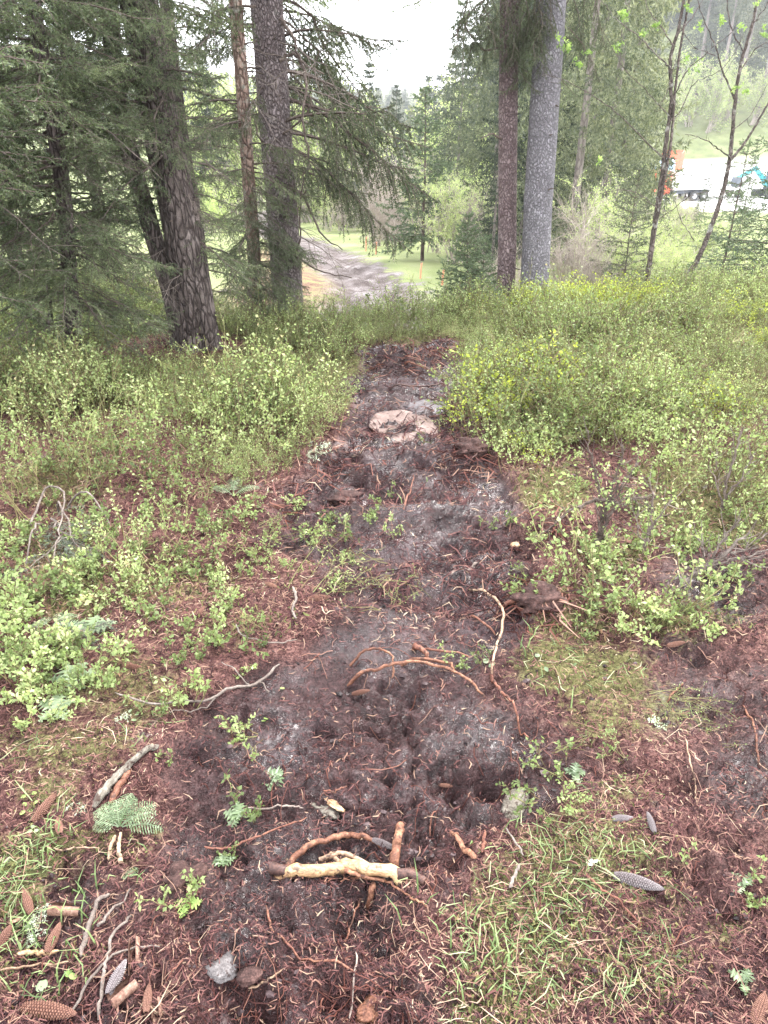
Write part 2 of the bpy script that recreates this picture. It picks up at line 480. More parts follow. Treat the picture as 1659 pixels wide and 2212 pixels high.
M = {}
M['needle'] = leafmat('spruce_needle', [(0, (.032, .044, .024)), (.4, (.088, .11, .060)), (.8, (.17, .20, .105)), (1, (.30, .33, .18))], .3, .5, .45)
M['needle_blue'] = leafmat('young_spruce_needle', [(0, (.035, .05, .03)), (.5, (.090, .12, .068)), (.85, (.15, .185, .10)), (1, (.24, .27, .15))], .22, .5)
M['needle_grey'] = leafmat('hanging_spruce_needle', [(0, (.03, .038, .022)), (.5, (.065, .078, .042)), (1, (.13, .14, .08))], .25, .6)
M['needle_far'] = leafmat('far_spruce_needle', [(0, (.018, .024, .017)), (.4, (.052, .064, .040)), (.8, (.12, .13, .075)), (1, (.23, .24, .14))], .18, .6, .9)
M['needle_dead'] = leafmat('pulled_branch_needle', [(0, (.05, .065, .045)), (.5, (.10, .125, .09)), (1, (.18, .2, .15))], .2, .6)
M['bilberry'] = leafmat('bilberry_leaf', [(0, (.06, .08, .032)), (.3, (.13, .165, .068)), (.6, (.235, .285, .12)), (.88, (.36, .41, .20)), (1, (.40, .32, .19))], .42, .42, .5)
M['bilberry_stem'] = leafmat('bilberry_stem', [(0, (.07, .04, .03)), (.5, (.12, .10, .045)), (1, (.17, .18, .07))], 0, .6)
M['yellow_leaf'] = leafmat('cranberry_leaf', [(0, (.14, .16, .03)), (.5, (.30, .34, .06)), (1, (.45, .48, .10))], .42, .5)
M['fresh_leaf'] = leafmat('fresh_leaf', [(0, (.11, .18, .05)), (.5, (.21, .30, .085)), (1, (.36, .44, .16))], .45, .45)
M['pale_leaf'] = leafmat('pale_shrub_leaf', [(0, (.20, .24, .10)), (.5, (.32, .38, .16)), (1, (.5, .52, .25))], .4, .6)
M['grass'] = leafmat('grass_blade', [(0, (.05, .075, .03)), (.4, (.11, .155, .062)), (.75, (.20, .25, .11)), (1, (.34, .33, .22))], .35, .5)
M['moss'] = leafmat('moss_tuft', [(0, (.03, .033, .014)), (.45, (.080, .088, .032)), (.8, (.15, .15, .058)), (1, (.17, .10, .06))], .3, .8)
M['litter'] = leafmat('litter', [(0, (.014, .007, .008)), (.3, (.042, .019, .019)), (.6, (.105, .048, .042)), (.85, (.18, .115, .08)), (1, (.30, .24, .17))], .0, .8, spec=.06)
M['rootlet'] = leafmat('rootlet', [(0, (.012, .006, .006)), (.5, (.048, .018, .015)), (.85, (.12, .045, .032)), (1, (.22, .13, .095))], .0, .55)
M['crumb'] = leafmat('peat_crumb', [(0, (.010, .006, .006)), (.6, (.033, .020, .020)), (1, (.07, .045, .045))], .0, .6, spec=.25)
M['peat'] = woodmat('peat', (.012, .007, .006), (.045, .024, .021), (.11, .06, .05), 60, .8, (1, 1, 1), 1.0)
M['lichen'] = leafmat('lichen', [(0, (.25, .30, .20)), (.5, (.42, .47, .34)), (1, (.6, .62, .5))], .2, .8)
M['fern'] = leafmat('fern_leaf', [(0, (.04, .065, .028)), (.5, (.09, .13, .058)), (1, (.2, .25, .14))], .35, .4, spec=.5)
M['thistle'] = leafmat('lobed_leaf', [(0, (.06, .09, .04)), (.5, (.13, .175, .085)), (1, (.24, .29, .17))], .35, .4, spec=.5)
M['twig'] = woodmat('twig', (.06, .045, .038), (.13, .10, .085), (.25, .21, .18), 60)
M['deadtwig'] = woodmat('dead_twig', (.05, .038, .032), (.11, .088, .075), (.20, .17, .145), 60)
M['limb'] = woodmat('limb', (.03, .022, .018), (.07, .052, .043), (.16, .13, .11), 40)
M['pale_shrub_twig'] = woodmat('pale_shrub_twig', (.15, .12, .10), (.25, .21, .18), (.4, .36, .3), 30)
M['root_red'] = woodmat('root_red', (.035, .013, .010), (.11, .044, .030), (.22, .11, .07), 50, .6)
M['root_orange'] = woodmat('root_orange', (.035, .014, .010), (.12, .052, .032), (.27, .14, .085), 45, .6)
M['root_pale'] = woodmat('root_pale', (.08, .045, .03), (.20, .13, .085), (.36, .26, .18), 40, .55)
M['root_dark'] = woodmat('root_dark', (.015, .010, .010), (.05, .028, .024), (.12, .06, .045), 50, .5)
M['debarked'] = woodmat('debarked_wood', (.045, .02, .012), (.28, .17, .085), (.50, .35, .20), 26, .45, (.6, 2, 2), .6, .4)
M['splinter'] = woodmat('splintered_wood', (.12, .06, .03), (.30, .19, .11), (.48, .36, .25), 60, .7)
M['rotten'] = woodmat('weathered_wood', (.05, .042, .032), (.12, .105, .085), (.23, .21, .175), 60, .9, (1, .25, 1), 1.0)
M['cone'] = woodmat('cone_scale', (.04, .017, .013), (.13, .062, .045), (.27, .155, .115), 70, .5)
M['cone_wet'] = woodmat('wet_cone_scale', (.03, .024, .024), (.085, .065, .063), (.20, .17, .17), 70, .35, spec=.6)
M['bark_dark'] = barkmat('old_spruce_bark', (.028, .021, .019), (.10, .080, .072), (.20, .165, .15), (.16, .17, .11), 26, .3, .12, 1.0)
M['bark_brown'] = barkmat('spruce_bark', (.055, .042, .040), (.17, .138, .134), (.31, .265, .26), (.26, .27, .22), 42, .6, .12, 1.0)
M['bark_red'] = barkmat('reddish_spruce_bark', (.065, .044, .044), (.19, .14, .138), (.31, .245, .24), (.22, .22, .2), 40, .6, .1, .9)
M['bark_grey'] = barkmat('grey_spruce_bark', (.11, .10, .105), (.23, .215, .228), (.34, .325, .34), (.3, .3, .28), 46, .6, .08, 1.0)
M['bark_pine'] = barkmat('flaking_bark', (.07, .045, .035), (.22, .15, .12), (.36, .28, .22), (.30, .32, .26), 24, .5, .35, 1.0)
M['bark_sapling'] = barkmat('sapling_bark', (.035, .028, .024), (.10, .08, .07), (.19, .155, .135), (.42, .42, .37), 30, .6, .28, .6)
M['bark_far'] = barkmat('far_bark', (.08, .065, .058), (.17, .145, .13), (.27, .24, .22), (.3, .3, .27), 12, .4, .1, .4)
M['slab'] = woodmat('pale_slab', (.06, .038, .032), (.14, .098, .085), (.22, .168, .15), 14, .7, (1, 1, 1), .6)
M['slab_grey'] = woodmat('grey_slab', (.03, .023, .024), (.07, .058, .06), (.11, .095, .098), 14, .5, (1, 1, 1), .9, .3)
M['rotten_bark'] = woodmat('curled_bark', (.045, .022, .016), (.13, .07, .05), (.25, .16, .12), 60, .6)
M['stone'] = woodmat('grey_clod', (.05, .043, .042), (.11, .098, .095), (.19, .175, .17), 60, .9, (1, 1, 1), 1.0)

# ground
def groundmat():
    m, t, o = nt('forest_floor')
    g = N(t, 'ShaderNodeNewGeometry'); pos = g.outputs['Position']
    a = N(t, 'ShaderNodeAttribute', attribute_name='zone'); sp = N(t, 'ShaderNodeSeparateColor'); t.links.new(a.outputs['Color'], sp.inputs[0])
    mud, grn, trk, yard = sp.outputs[0], sp.outputs[1], sp.outputs[2], a.outputs['Alpha']
    f = noise(t, 170, 6, pos, .7); f2 = noise(t, 38, 6, pos, .65); b = noise(t, 4.5, 5, pos, .6); st = noise(t, 260, 3, pos, .8, 1.5)
    v = math_(t, 'ADD', math_(t, 'MULTIPLY', f, .45), math_(t, 'ADD', math_(t, 'MULTIPLY', f2, .35), math_(t, 'MULTIPLY', b, .25)))
    lit = ramp(t, [(.38, (.009, .0047, .0043)), (.49, (.040, .0185, .0165)), (.57, (.112, .056, .048)), (.66, (.26, .16, .13))], v)  # litter colours; lowest stops paint crevice shade into the colour
    mdc = ramp(t, [(.38, (.0036, .0019, .0020)), (.49, (.0155, .0066, .0066)), (.57, (.038, .018, .0175)), (.67, (.092, .058, .058))], v)
    # grey silty smears in the wheel-rut
    sm = N(t, 'ShaderNodeMapRange'); sm.inputs[1].default_value = .52; sm.inputs[2].default_value = .66; t.links.new(noise(t, 2.3, 5, pos, .6), sm.inputs[0])
    mdc = mixc(t, math_(t, 'MULTIPLY', sm.outputs[0], .3), mdc, (.05, .038, .042))
    mos = ramp(t, [(.38, (.016, .015, .007)), (.48, (.052, .052, .019)), (.57, (.10, .105, .038)), (.68, (.19, .165, .085))], v)
    c = mixc(t, mud, lit, mdc)
    gm = N(t, 'ShaderNodeMapRange'); gm.inputs[1].default_value = .35; gm.inputs[2].default_value = .65
    t.links.new(math_(t, 'ADD', grn, math_(t, 'MULTIPLY', math_(t, 'SUBTRACT', f2, .5), 1.2)), gm.inputs[0])
    c = mixc(t, math_(t, 'MULTIPLY', gm.outputs[0], .8), c, mos)
    # far meadow
    pf = N(t, 'ShaderNodeSeparateXYZ'); t.links.new(pos, pf.inputs[0])
    fm = N(t, 'ShaderNodeMapRange'); fm.inputs[1].default_value = 9.5; fm.inputs[2].default_value = 13; t.links.new(pf.outputs[1], fm.inputs[0])
    lx = N(t, 'ShaderNodeMapRange'); lx.inputs[1].default_value = -3.2; lx.inputs[2].default_value = -2.2; t.links.new(pf.outputs[0], lx.inputs[0])
    mead = ramp(t, [(.3, (.06, .065, .03)), (.5, (.125, .145, .06)), (.7, (.21, .21, .11))], math_(t, 'ADD', math_(t, 'MULTIPLY', noise(t, .5, 5, pos), .6), math_(t, 'MULTIPLY', f2, .4)))
    c = mixc(t, fm.outputs[0], c, mead)
    tr = ramp(t, [(.38, (.025, .017, .015)), (.49, (.072, .058, .054)), (.58, (.14, .122, .118)), (.66, (.24, .225, .225))], math_(t, 'ADD', math_(t, 'MULTIPLY', f2, .5), math_(t, 'MULTIPLY', noise(t, 2.2, 5, pos), .5)))
    tm = N(t, 'ShaderNodeMapRange'); tm.inputs[1].default_value = .3; tm.inputs[2].default_value = .6
    t.links.new(math_(t, 'ADD', trk, math_(t, 'MULTIPLY', math_(t, 'SUBTRACT', noise(t, 2.2, 6, pos, .7), .5), 2.6)), tm.inputs[0])
    c = mixc(t, tm.outputs[0], c, tr)
    bk = N(t, 'ShaderNodeAttribute', attribute_name='bank')
    bnk = ramp(t, [(.4, (.06, .03, .022)), (.5, (.13, .08, .055)), (.58, (.13, .14, .055))], math_(t, 'ADD', math_(t, 'MULTIPLY', f2, .5), math_(t, 'MULTIPLY', noise(t, 3, 5, pos), .5)))
    c = mixc(t, bk.outputs['Fac'], c, bnk)
    c = mixc(t, yard, c, ramp(t, [(.35, (.48, .47, .45)), (.65, (.62, .60, .58))], noise(t, .3, 5, pos)))
    bs = N(t, 'ShaderNodeBsdfPrincipled'); t.links.new(c, bs.inputs['Base Color'])
    rr = N(t, 'ShaderNodeMapRange'); rr.inputs[1].default_value = .35; rr.inputs[2].default_value = .62; rr.inputs[3].default_value = .12; rr.inputs[4].default_value = .58; t.links.new(noise(t, 22, 5, pos), rr.inputs[0])
    wn_ = N(t, 'ShaderNodeMapRange'); wn_.inputs[1].default_value = .45; wn_.inputs[2].default_value = .58; wn_.inputs[3].default_value = 1.0; wn_.inputs[4].default_value = .45; t.links.new(noise(t, 3.1, 5, pos, .6), wn_.inputs[0])
    rg_ = math_(t, 'ADD', math_(t, 'MULTIPLY', mud, math_(t, 'MULTIPLY', rr.outputs[0], wn_.outputs[0])), math_(t, 'MULTIPLY', math_(t, 'SUBTRACT', 1.0, mud), .85))
    t.links.new(rg_, bs.inputs['Roughness'])
    wt = N(t, 'ShaderNodeMapRange'); wt.inputs[1].default_value = .46; wt.inputs[2].default_value = .60; wt.inputs[3].default_value = .12; wt.inputs[4].default_value = .55; t.links.new(noise(t, 3.1, 5, pos, .6), wt.inputs[0])
    t.links.new(math_(t, 'ADD', .07, math_(t, 'MULTIPLY', mud, wt.outputs[0])), bs.inputs['Specular IOR Level'])
    bp = N(t, 'ShaderNodeBump'); bp.inputs['Strength'].default_value = 1.0; bp.inputs['Distance'].default_value = .02
    t.links.new(math_(t, 'ADD', math_(t, 'MULTIPLY', f2, .8), math_(t, 'MULTIPLY', f, .35)), bp.inputs['Height']); t.links.new(bp.outputs[0], bs.inputs['Normal'])
    t.links.new(bs.outputs[0], o.inputs[0])
    return m

# ------------------------------------------------------------------ ground sheet
def build_ground():
    ys = np.concatenate([np.linspace(-22, -1.2, 18), np.linspace(-1, .55, 14), np.arange(.6, 3.0, .0095), 3.0 * np.exp(np.arange(0, math.log(14 / 3.0), .0042)), np.geomspace(14.1, 620, 140)])
    u = np.concatenate([-np.geomspace(60, 1.03, 46), np.linspace(-1, 1, 330), np.geomspace(1.03, 60, 46)])
    w = .62 + .60 * np.maximum(ys, 0)
    X = w[:, None] * u[None, :]; Y = np.repeat(ys[:, None], len(u), 1)
    X = np.clip(X, -380 + .001 * np.arange(len(u)), 380 + .001 * np.arange(len(u)))
    Y = Y + 0 * X
    x = X.ravel(); y = Y.ravel()
    z = hfull(x, y)
    _, _, mud, grn, trk, yard = zones(x, y)
    nx = len(u); ny = len(ys)
    i = np.arange(ny - 1)[:, None] * nx; j = np.arange(nx - 1)[None, :]
    f = np.stack([i + j, i + j + 1, i + nx + j + 1, i + nx + j], -1).reshape(-1, 4)
    mb = MB(); mb.add(np.stack([x, y, z], 1), f)
    me = mb.mesh('ground', groundmat(), True)
    a = me.attributes.new('zone', 'FLOAT_COLOR', 'POINT')
    a.data.foreach_set('color', np.stack([mud, grn, trk, yard], 1).astype(np.float32).ravel())
    tx = track_x(y)
    bank = np.exp(-np.abs((x - tx + 1.5) / .8) ** 4) * sst(11.5, 12.5, y) * (1 - sst(21, 25, y))
    bank = np.maximum(bank, np.exp(-np.abs((x + 3.6) / 1.6) ** 4) * sst(9, 10, y) * (1 - sst(12, 14, y)) * .4)
    b = me.attributes.new('bank', 'FLOAT', 'POINT'); b.data.foreach_set('value', bank.astype(np.float32))
    link('ground', me, kind='structure')
build_ground()

# ------------------------------------------------------------------ scatter helper (real instanced meshes, for uncountable stuff only)
def scatter(name, protos, pts, rots, scl, label=None, cat=None):
    me = bpy.data.meshes.new(name + '_points')
    n = len(pts); me.vertices.add(n); me.vertices.foreach_set('co', np.asarray(pts, np.float32).ravel())
    a = me.attributes.new('rot', 'FLOAT_VECTOR', 'POINT'); a.data.foreach_set('vector', np.asarray(rots, np.float32).ravel())
    a = me.attributes.new('scl', 'FLOAT', 'POINT'); a.data.foreach_set('value', np.asarray(scl, np.float32))
    a = me.attributes.new('pick', 'INT', 'POINT'); a.data.foreach_set('value', R.integers(0, len(protos), n).astype(np.int32))
    o = link(name, me, kind='stuff', label=label, cat=cat)
    ng = bpy.data.node_groups.new(name + '_scatter', 'GeometryNodeTree')
    ng.interface.new_socket('Geometry', in_out='INPUT', socket_type='NodeSocketGeometry')
    ng.interface.new_socket('Geometry', in_out='OUTPUT', socket_type='NodeSocketGeometry')
    gi = ng.nodes.new('NodeGroupInput'); go = ng.nodes.new('NodeGroupOutput')
    jn = ng.nodes.new('GeometryNodeJoinGeometry')
    for pm in protos:
        po = bpy.data.objects.new(pm.name + '_source', pm)
        oi = ng.nodes.new('GeometryNodeObjectInfo'); oi.inputs['Object'].default_value = po; oi.inputs['As Instance'].default_value = False
        ti = ng.nodes.new('GeometryNodeGeometryToInstance'); ng.links.new(oi.outputs['Geometry'], ti.inputs[0]); ng.links.new(ti.outputs[0], jn.inputs[0])
    ip = ng.nodes.new('GeometryNodeInstanceOnPoints'); ip.inputs['Pick Instance'].default_value = True
    def attr(nm, dt):
        q = ng.nodes.new('GeometryNodeInputNamedAttribute'); q.data_type = dt; q.inputs['Name'].default_value = nm
        return q.outputs['Attribute']
    ng.links.new(gi.outputs[0], ip.inputs['Points']); ng.links.new(jn.outputs[0], ip.inputs['Instance'])
    ng.links.new(attr('pick', 'INT'), ip.inputs['Instance Index'])
    e2r = ng.nodes.new('FunctionNodeEulerToRotation'); ng.links.new(attr('rot', 'FLOAT_VECTOR'), e2r.inputs[0]); ng.links.new(e2r.outputs[0], ip.inputs['Rotation'])
    ng.links.new(attr('scl', 'FLOAT'), ip.inputs['Scale']); ng.links.new(ip.outputs[0], go.inputs[0])
    md = o.modifiers.new('scatter', 'NODES'); md.node_group = ng
    return o

def ground_samples(n, y0, y1, k=.68, pw=2.0):
    """random ground points, denser close by"""
    u = R.random(n)
    if pw == 2.0: y = 1 / (1 / y0 + u * (1 / y1 - 1 / y0))
    elif pw == 0: y = y0 + u * (y1 - y0)
    else:
        e = 1 - pw; y = (y0 ** e + u * (y1 ** e - y0 ** e)) ** (1 / e)
    x = (R.random(n) * 2 - 1) * (.45 + k * y)
    return x, y

# ------------------------------------------------------------------ spruce parts
def branch_geo(mb, rg, Lb, droop, n_side, side_len, spacing, nl, nw, hang=.5, sub=True, axis_r=.012, origin=(0, 0, 0), yaw=0, pitch=0, bare=.12, mi_n=0, mi_w=1, fwd=.7, wood=True, tint0=None):
    """one drooping conifer branch growing along +X"""
    k = 9
    s = np.linspace(0, 1, k)
    cy, sy = math.cos(yaw), math.sin(yaw)
    rr = Lb * s
    side = np.cumsum(rg.normal(0, .055, k)) * Lb * .6
    zz = math.sin(pitch) * rr - droop * Lb * s ** 1.7 + .10 * Lb * np.clip(s - .75, 0, 1) * 4 * s
    xx = rr * math.cos(pitch)
    ax = np.stack([origin[0] + cy * xx - sy * side, origin[1] + sy * xx + cy * side, origin[2] + zz], 1)
    if wood: tube(mb, ax, axis_r * (1 - .85 * s), 4, .4, mi_w, cap=False)
    A = []; B = []; TT = []
    for i in range(int(k * .5), k - 1):
        A.append(ax[i]); B.append(ax[i + 1])
    for q in range(n_side):
        t = bare + (1 - bare) * (q + rg.random() * 1.6) / n_side
        if t > .99: t = .99
        i = min(int(t * (k - 1)), k - 2); fr = t * (k - 1) - i
        p = ax[i] * (1 - fr) + ax[i + 1] * fr; d = norm(ax[i + 1] - ax[i])
        lat = norm(np.cross(d, [0, 0, 1.0])) * (1 if q % 2 else -1)
        env = math.sin(math.pi * min(1, (t * .85 + .18))) ** .7
        sl = side_len * env * (.35 + .95 * rg.random())
        dr = norm(lat * (.5 + .7 * rg.random()) + d * (.3 + .9 * rg.random()) + np.array([0, 0, rg.normal(-.05, .3)]))
        m_ = 4; pp = [p]
        for w_ in range(1, m_ + 1):
            dr = norm(dr + np.array([0, 0, -hang * .35 * (.7 + .6 * rg.random())])) if w_ > 1 else dr
            pp.append(pp[-1] + dr * sl / m_)
        pp = np.array(pp)
        if wood: tube(mb, pp, np.linspace(axis_r * .3, axis_r * .12, m_ + 1), 3, .4, mi_w, cap=False)
        for w_ in range(m_): A.append(pp[w_]); B.append(pp[w_ + 1])
        if sub:
            for w_ in range(1, m_):
                for sg in (-1, 1):
                    if rg.random() < .85:
                        lt = norm(np.cross(pp[w_ + 1] - pp[w_], [0, 0, 1.0])) * sg
                        d2 = norm(lt * .8 + norm(pp[w_ + 1] - pp[w_]) * .8 + np.array([0, 0, -hang * .6 * rg.random()]))
                        l2 = sl * .38 * (.6 + .7 * rg.random()) * (1 - w_ / m_ * .5)
                        e1 = pp[w_] + d2 * l2 * .5; e2 = e1 + norm(d2 + np.array([0, 0, -hang * .5])) * l2 * .5
                        A += [pp[w_], e1]; B += [e1, e2]
    A = np.array(A); B = np.array(B)
    tt = np.clip(rg.normal(.42, .2, len(A)), 0, 1)
    needles(mb, A, B, spacing, nl, nw, tt, .2, fwd, rg, mi_n)
    return ax

def make_branch_mesh(seed, Lb=1.2, droop=.35, hang=.5, n_side=26, side_len=.42, spacing=.0042, nl=.019, nw=.0062, mat='needle', wood='limb', bare=.1, axis_r=.012):
    rg = np.random.default_rng(seed); mb = MB()
    branch_geo(mb, rg, Lb, droop, n_side, side_len, spacing, nl, nw, hang, True, axis_r, bare=bare)
    return mb.mesh('spruce_branch', [M[mat], M[wood]])

BR = [make_branch_mesh(100 + i, 1.25, [.25, .4, .55, .3, .45, .2][i], [.5, .8, .6, .9, .4, .7][i]) for i in range(6)]
BRH = [make_branch_mesh(200 + i, 1.3, [.35, .6, .8, .5][i], 1.7, 24, .5, .0048, .022, .0085, 'needle_grey', 'limb', .3, .016) for i in range(4)]

def make_dead_branch(seed, Lb=1.0):
    rg = np.random.default_rng(seed); mb = MB()
    def grow(p, d, l, r, lev):
        pts = [np.array(p)]; dd = np.array(d, float)
        for i in range(6):
            dd = norm(dd + rg.normal(0, .13, 3) + np.array([0, 0, -.06])); pts.append(pts[-1] + dd * l / 6)
        tube(mb, pts, np.linspace(r, r * .3, 7), 4 if lev < 2 else 3, .5, 0, cap=False)
        if lev < 2:
            for q in range(7 if lev == 0 else 5):
                i = rg.integers(1, 6); lat = norm(np.cross(pts[i + 1 if i < 6 else i] - pts[i - 1], rg.normal(size=3)))
                grow(pts[i], norm(lat + norm(pts[i] - pts[i - 1]) * .9), l * .45 * (.5 + rg.random()), r * .45, lev + 1)
    grow((0, 0, 0), (1, 0, -.15), Lb, .008, 0)
    return mb.mesh('dead_branch', [M['deadtwig']])
BRD = [make_dead_branch(300 + i) for i in range(4)]

def trunk_mesh(pts, rads, mat, n=36, step=.035, bump=.05, flare=.5, furrow=.0, seed=0, stubs=0):
    """bark surface with relief; last points are the top"""
    path = smooth_path(pts, 12)
    seg = np.linalg.norm(np.diff(path, axis=0), axis=1); cum = np.concatenate([[0], np.cumsum(seg)])
    lv = np.arange(0, cum[-1], step)
    if cum[-1] > 4.5: lv = np.concatenate([np.arange(0, 3.6, step), np.arange(3.6, cum[-1], step * 5)])
    q = np.stack([np.interp(lv, cum, path[:, i]) for i in range(3)], 1)
    rr = np.interp(lv / cum[-1], np.linspace(0, 1, len(rads)), rads)
    t = norm(np.gradient(q, axis=0)); u = norm(np.cross(t, [0, 1.0, 0])); w = np.cross(t, u)
    a = np.arange(n) / n * 2 * math.pi
    TH, Z = np.meshgrid(a, lv)
    ca, sa = np.cos(TH), np.sin(TH)
    nb = fbm(ca * 3 + seed, sa * 3 + Z * 2.2, seed, 3) * .6 + fbm(TH * 9 / math.pi * 2, Z * 26, seed + 3, 2) * .5 * (.5 + .5 * np.cos(TH * .5) ** 2)
    fl = 1 + flare * np.exp(-Z / .13) * (.75 + .35 * np.sin(TH * 4 + seed) + .2 * np.sin(TH * 7 + 2 * seed))
    fu = -furrow * (1 - np.abs(fbm(TH * 3.2, Z * .8, seed + 5, 3)) * 2).clip(0, 1) ** 4
    r = rr[:, None] * (1 + bump * nb + fu) * fl
    v = q[:, None, :] + r[..., None] * (ca[..., None] * u[:, None, :] + sa[..., None] * w[:, None, :])
    m = len(q); i = np.arange(m - 1)[:, None] * n; j = np.arange(n)[None, :]; j2 = (j + 1) % n
    f = np.stack([i + j, i + j2, i + n + j2, i + n + j], -1).reshape(-1, 4)
    mb = MB(); mb.add(v.reshape(-1, 3), f)
    return mb.mesh('trunk', [M[mat]], True), q, rr

def along(path, z):
    return np.array([np.interp(z, path[:, 2], path[:, 0]), np.interp(z, path[:, 2], path[:, 1]), z])

def add_branches(root, path, rr, specs, base):
    for (z, yaw, pit, sc, kind) in specs:
        c = along(path, z)
        me = {'n': BR, 'h': BRH, 'd': BRD}[kind]
        me = me[R.integers(0, len(me))]
        link('branch', me, root, Vector(c) - base, (R.normal(0, .12), -pit, yaw), sc)

def tree(name, label, pts, rads, mat, cat='tree', group=None, **kw):
    base = Vector(pts[0]) + Vector((0, 0, .05))
    root = link(name, None, loc=base, label=label, cat=cat, group=group)
    me, q, rr = trunk_mesh([Vector(p) - base for p in pts], rads, mat, **kw)
    link('trunk', me, root)
    return root, q + np.array(base), rr, base

def ring(z0, z1, n, sc0, sc1, kind='n', yaws=None, pit=.1, jit=.5):
    out = []
    for i in range(n):
        z = z0 + (z1 - z0) * (i + R.random()) / n
        yw = R.random() * 2 * math.pi if yaws is None else yaws[0] + (yaws[1] - yaws[0]) * R.random()
        f = (z - z0) / max(z1 - z0, .01)
        out.append((z, yw, pit + R.normal(0, .15), (sc0 + (sc1 - sc0) * f) * (.75 + jit * R.random()), kind))
    return out

# --- twin trunked old spruce, left
b1 = Vector((G(425, 742).x, G(425, 742).y, G(425, 742).z - .05))
yb = b1.y
pA = [b1 + Vector((.0, .02, -.1)), P(415, 640, yb), P(395, 500, yb), P(370, 380, yb + .03), P(345, 260, yb + .05), P(310, 60, yb + .05), P(290, -60, yb + .05), P(270, -300, yb), P(240, -1400, yb - .1)]
t1, q1, r1, bb1 = tree('old_spruce', 'old dark leaning spruce with twin trunks and drooping branches on the left', pA, [.20, .165, .15, .14, .138, .135, .13, .125, .08], 'bark_dark', n=64, step=.018, bump=.07, flare=.38, furrow=.10, seed=3)
pB = [P(392, 725, yb + .02) + Vector((0, 0, -.08)), P(372, 640, yb + .03), P(338, 530, yb + .08), P(305, 420, yb + .12), P(280, 330, yb + .16), P(250, 180, yb + .2), P(235, 0, yb + .25), P(200, -400, yb + .3)]
me, qB, rB = trunk_mesh([p - bb1 for p in pB], [.095, .08, .075, .07, .068, .065, .06, .05], 'bark_dark', n=40, step=.022, bump=.06, flare=.25, furrow=.08, seed=8)
link('trunk', me, t1)
me, _, _ = trunk_mesh([p - bb1 for p in [P(440, 762, yb - .06), P(446, 720, yb - .10), P(438, 660, yb - .13), P(420, 600, yb - .12)]], [.085, .07, .05, .03], 'bark_dark', n=24, step=.02, bump=.1, flare=.3, furrow=.15, seed=5)
link('root_buttress', me, t1)
add_branches(t1, q1, r1, ring(.8, 2.6, 30, .7, .85, 'n', (2.2, 4.5)) + ring(1.2, 2.7, 12, .5, .6, 'n', (-1.2, .5)) + ring(1.3, 2.7, 22, .6, .7, 'n', (-2.8, -.9), .0) + ring(.4, .95, 4, .5, .5, 'n', (-.9, .3)) + ring(.2, 1.7, 12, .5, .6, 'd') + ring(2.8, 7, 34, 1.1, .9), bb1)

# --- branchy spruce at the far left
b2 = G(155, 792); y2 = b2.y
pts = [b2 + Vector((0, 0, -.1)), P(158, 700, y2), P(150, 600, y2), P(140, 450, y2 + .03), P(120, 300, y2), P(95, 150, y2), P(70, 0, y2), P(40, -300, y2), P(0, -1500, y2)]
t2, q2, r2, bb2 = tree('branchy_spruce', 'dense branchy spruce with needles to the ground at the left edge', pts, [.07, .058, .054, .052, .05, .048, .046, .042, .03], 'bark_dark', n=28, step=.03, bump=.08, flare=.4, seed=4)
add_branches(t2, q2, r2, ring(-.1, .9, 50, .55, .75, 'n', pit=.0) + ring(.7, 2.3, 66, .75, 1.0, 'n', (1.1, 5.2), pit=.1) + ring(1.0, 2.3, 20, .5, .7, 'n', (-1, 1), pit=.1) + ring(-.1, 2.0, 16, .6, .8, 'd') + ring(2.4, 6.5, 30, 1.2, .8), bb2)
# dark bare side stem
me, _, _ = trunk_mesh([Vector(p) - bb2 for p in [b2 + Vector((-.05, 0, -.03)), P(112, 720, y2), P(108, 660, y2 - .05), P(100, 600, y2 - .05)]], [.03, .022, .018, .012], 'bark_dark', n=12, step=.03, bump=.15, flare=.3, seed=9)
link('side_stem', me, t2)

# --- spruce standing outside the left edge, its branches reach in
yl = 4.6
xl = -3.35
pts = [Vector((xl, yl, gz(xl, yl) - .1)), Vector((xl, yl, 1.2)), Vector((xl - .05, yl, 3)), Vector((xl - .1, yl, 8))]
t3, q3, r3, bb3 = tree('edge_spruce', 'spruce just outside the left edge reaching needled branches into view', pts, [.10, .09, .08, .03], 'bark_dark', n=20, step=.06, bump=.06, flare=.4, seed=14)
add_branches(t3, q3, r3, ring(.55, 2.3, 42, .85, 1.15, 'n', (-.9, 1.4), .12) + ring(1.3, 2.5, 24, .9, 1.2, 'n', (-.8, .9), .12) + ring(.9, 2.0, 10, .9, 1.0, 'd', (-.9, 1.2)) + ring(2.3, 6, 16, 1.1, .8), bb3)

# --- spruces further back on the left
for i, (px, py, yy, rr_, nb, lab) in enumerate([(60, 690, 9.5, .09, 44, 'thin dark spruce behind the branchy spruce at the left edge'), (250, 690, 9.8, .08, 40, 'thin spruce behind the old twin trunked spruce, to its left'),
                                               (440, 650, 9.4, .08, 34, 'small spruce with low branches between the old spruce and the flaking trunk')]):
    bx = ray(px, py); x = bx[0] / bx[1] * yy
    p0 = Vector((x, yy, gz(x, yy) - .1))
    pts = [p0, p0 + Vector((.02, 0, 1.2)), p0 + Vector((-.05, 0, 3)), p0 + Vector((0, 0, 7.5))]
    tt_, q_, r_, bq = tree('background_spruce', lab, pts, [rr_, rr_ * .9, rr_ * .8, .02], 'bark_dark', n=16, step=.08, flare=.3, seed=20 + i)
    add_branches(tt_, q_, r_, ring(p0.z + (.35 if i < 2 else .5), 2.6, nb, .9, 1.0, 'n') + ring(p0.z + .4, 2, 8, .8, .8, 'd') + ring(2.6, 6, 14, 1, .7), bq)

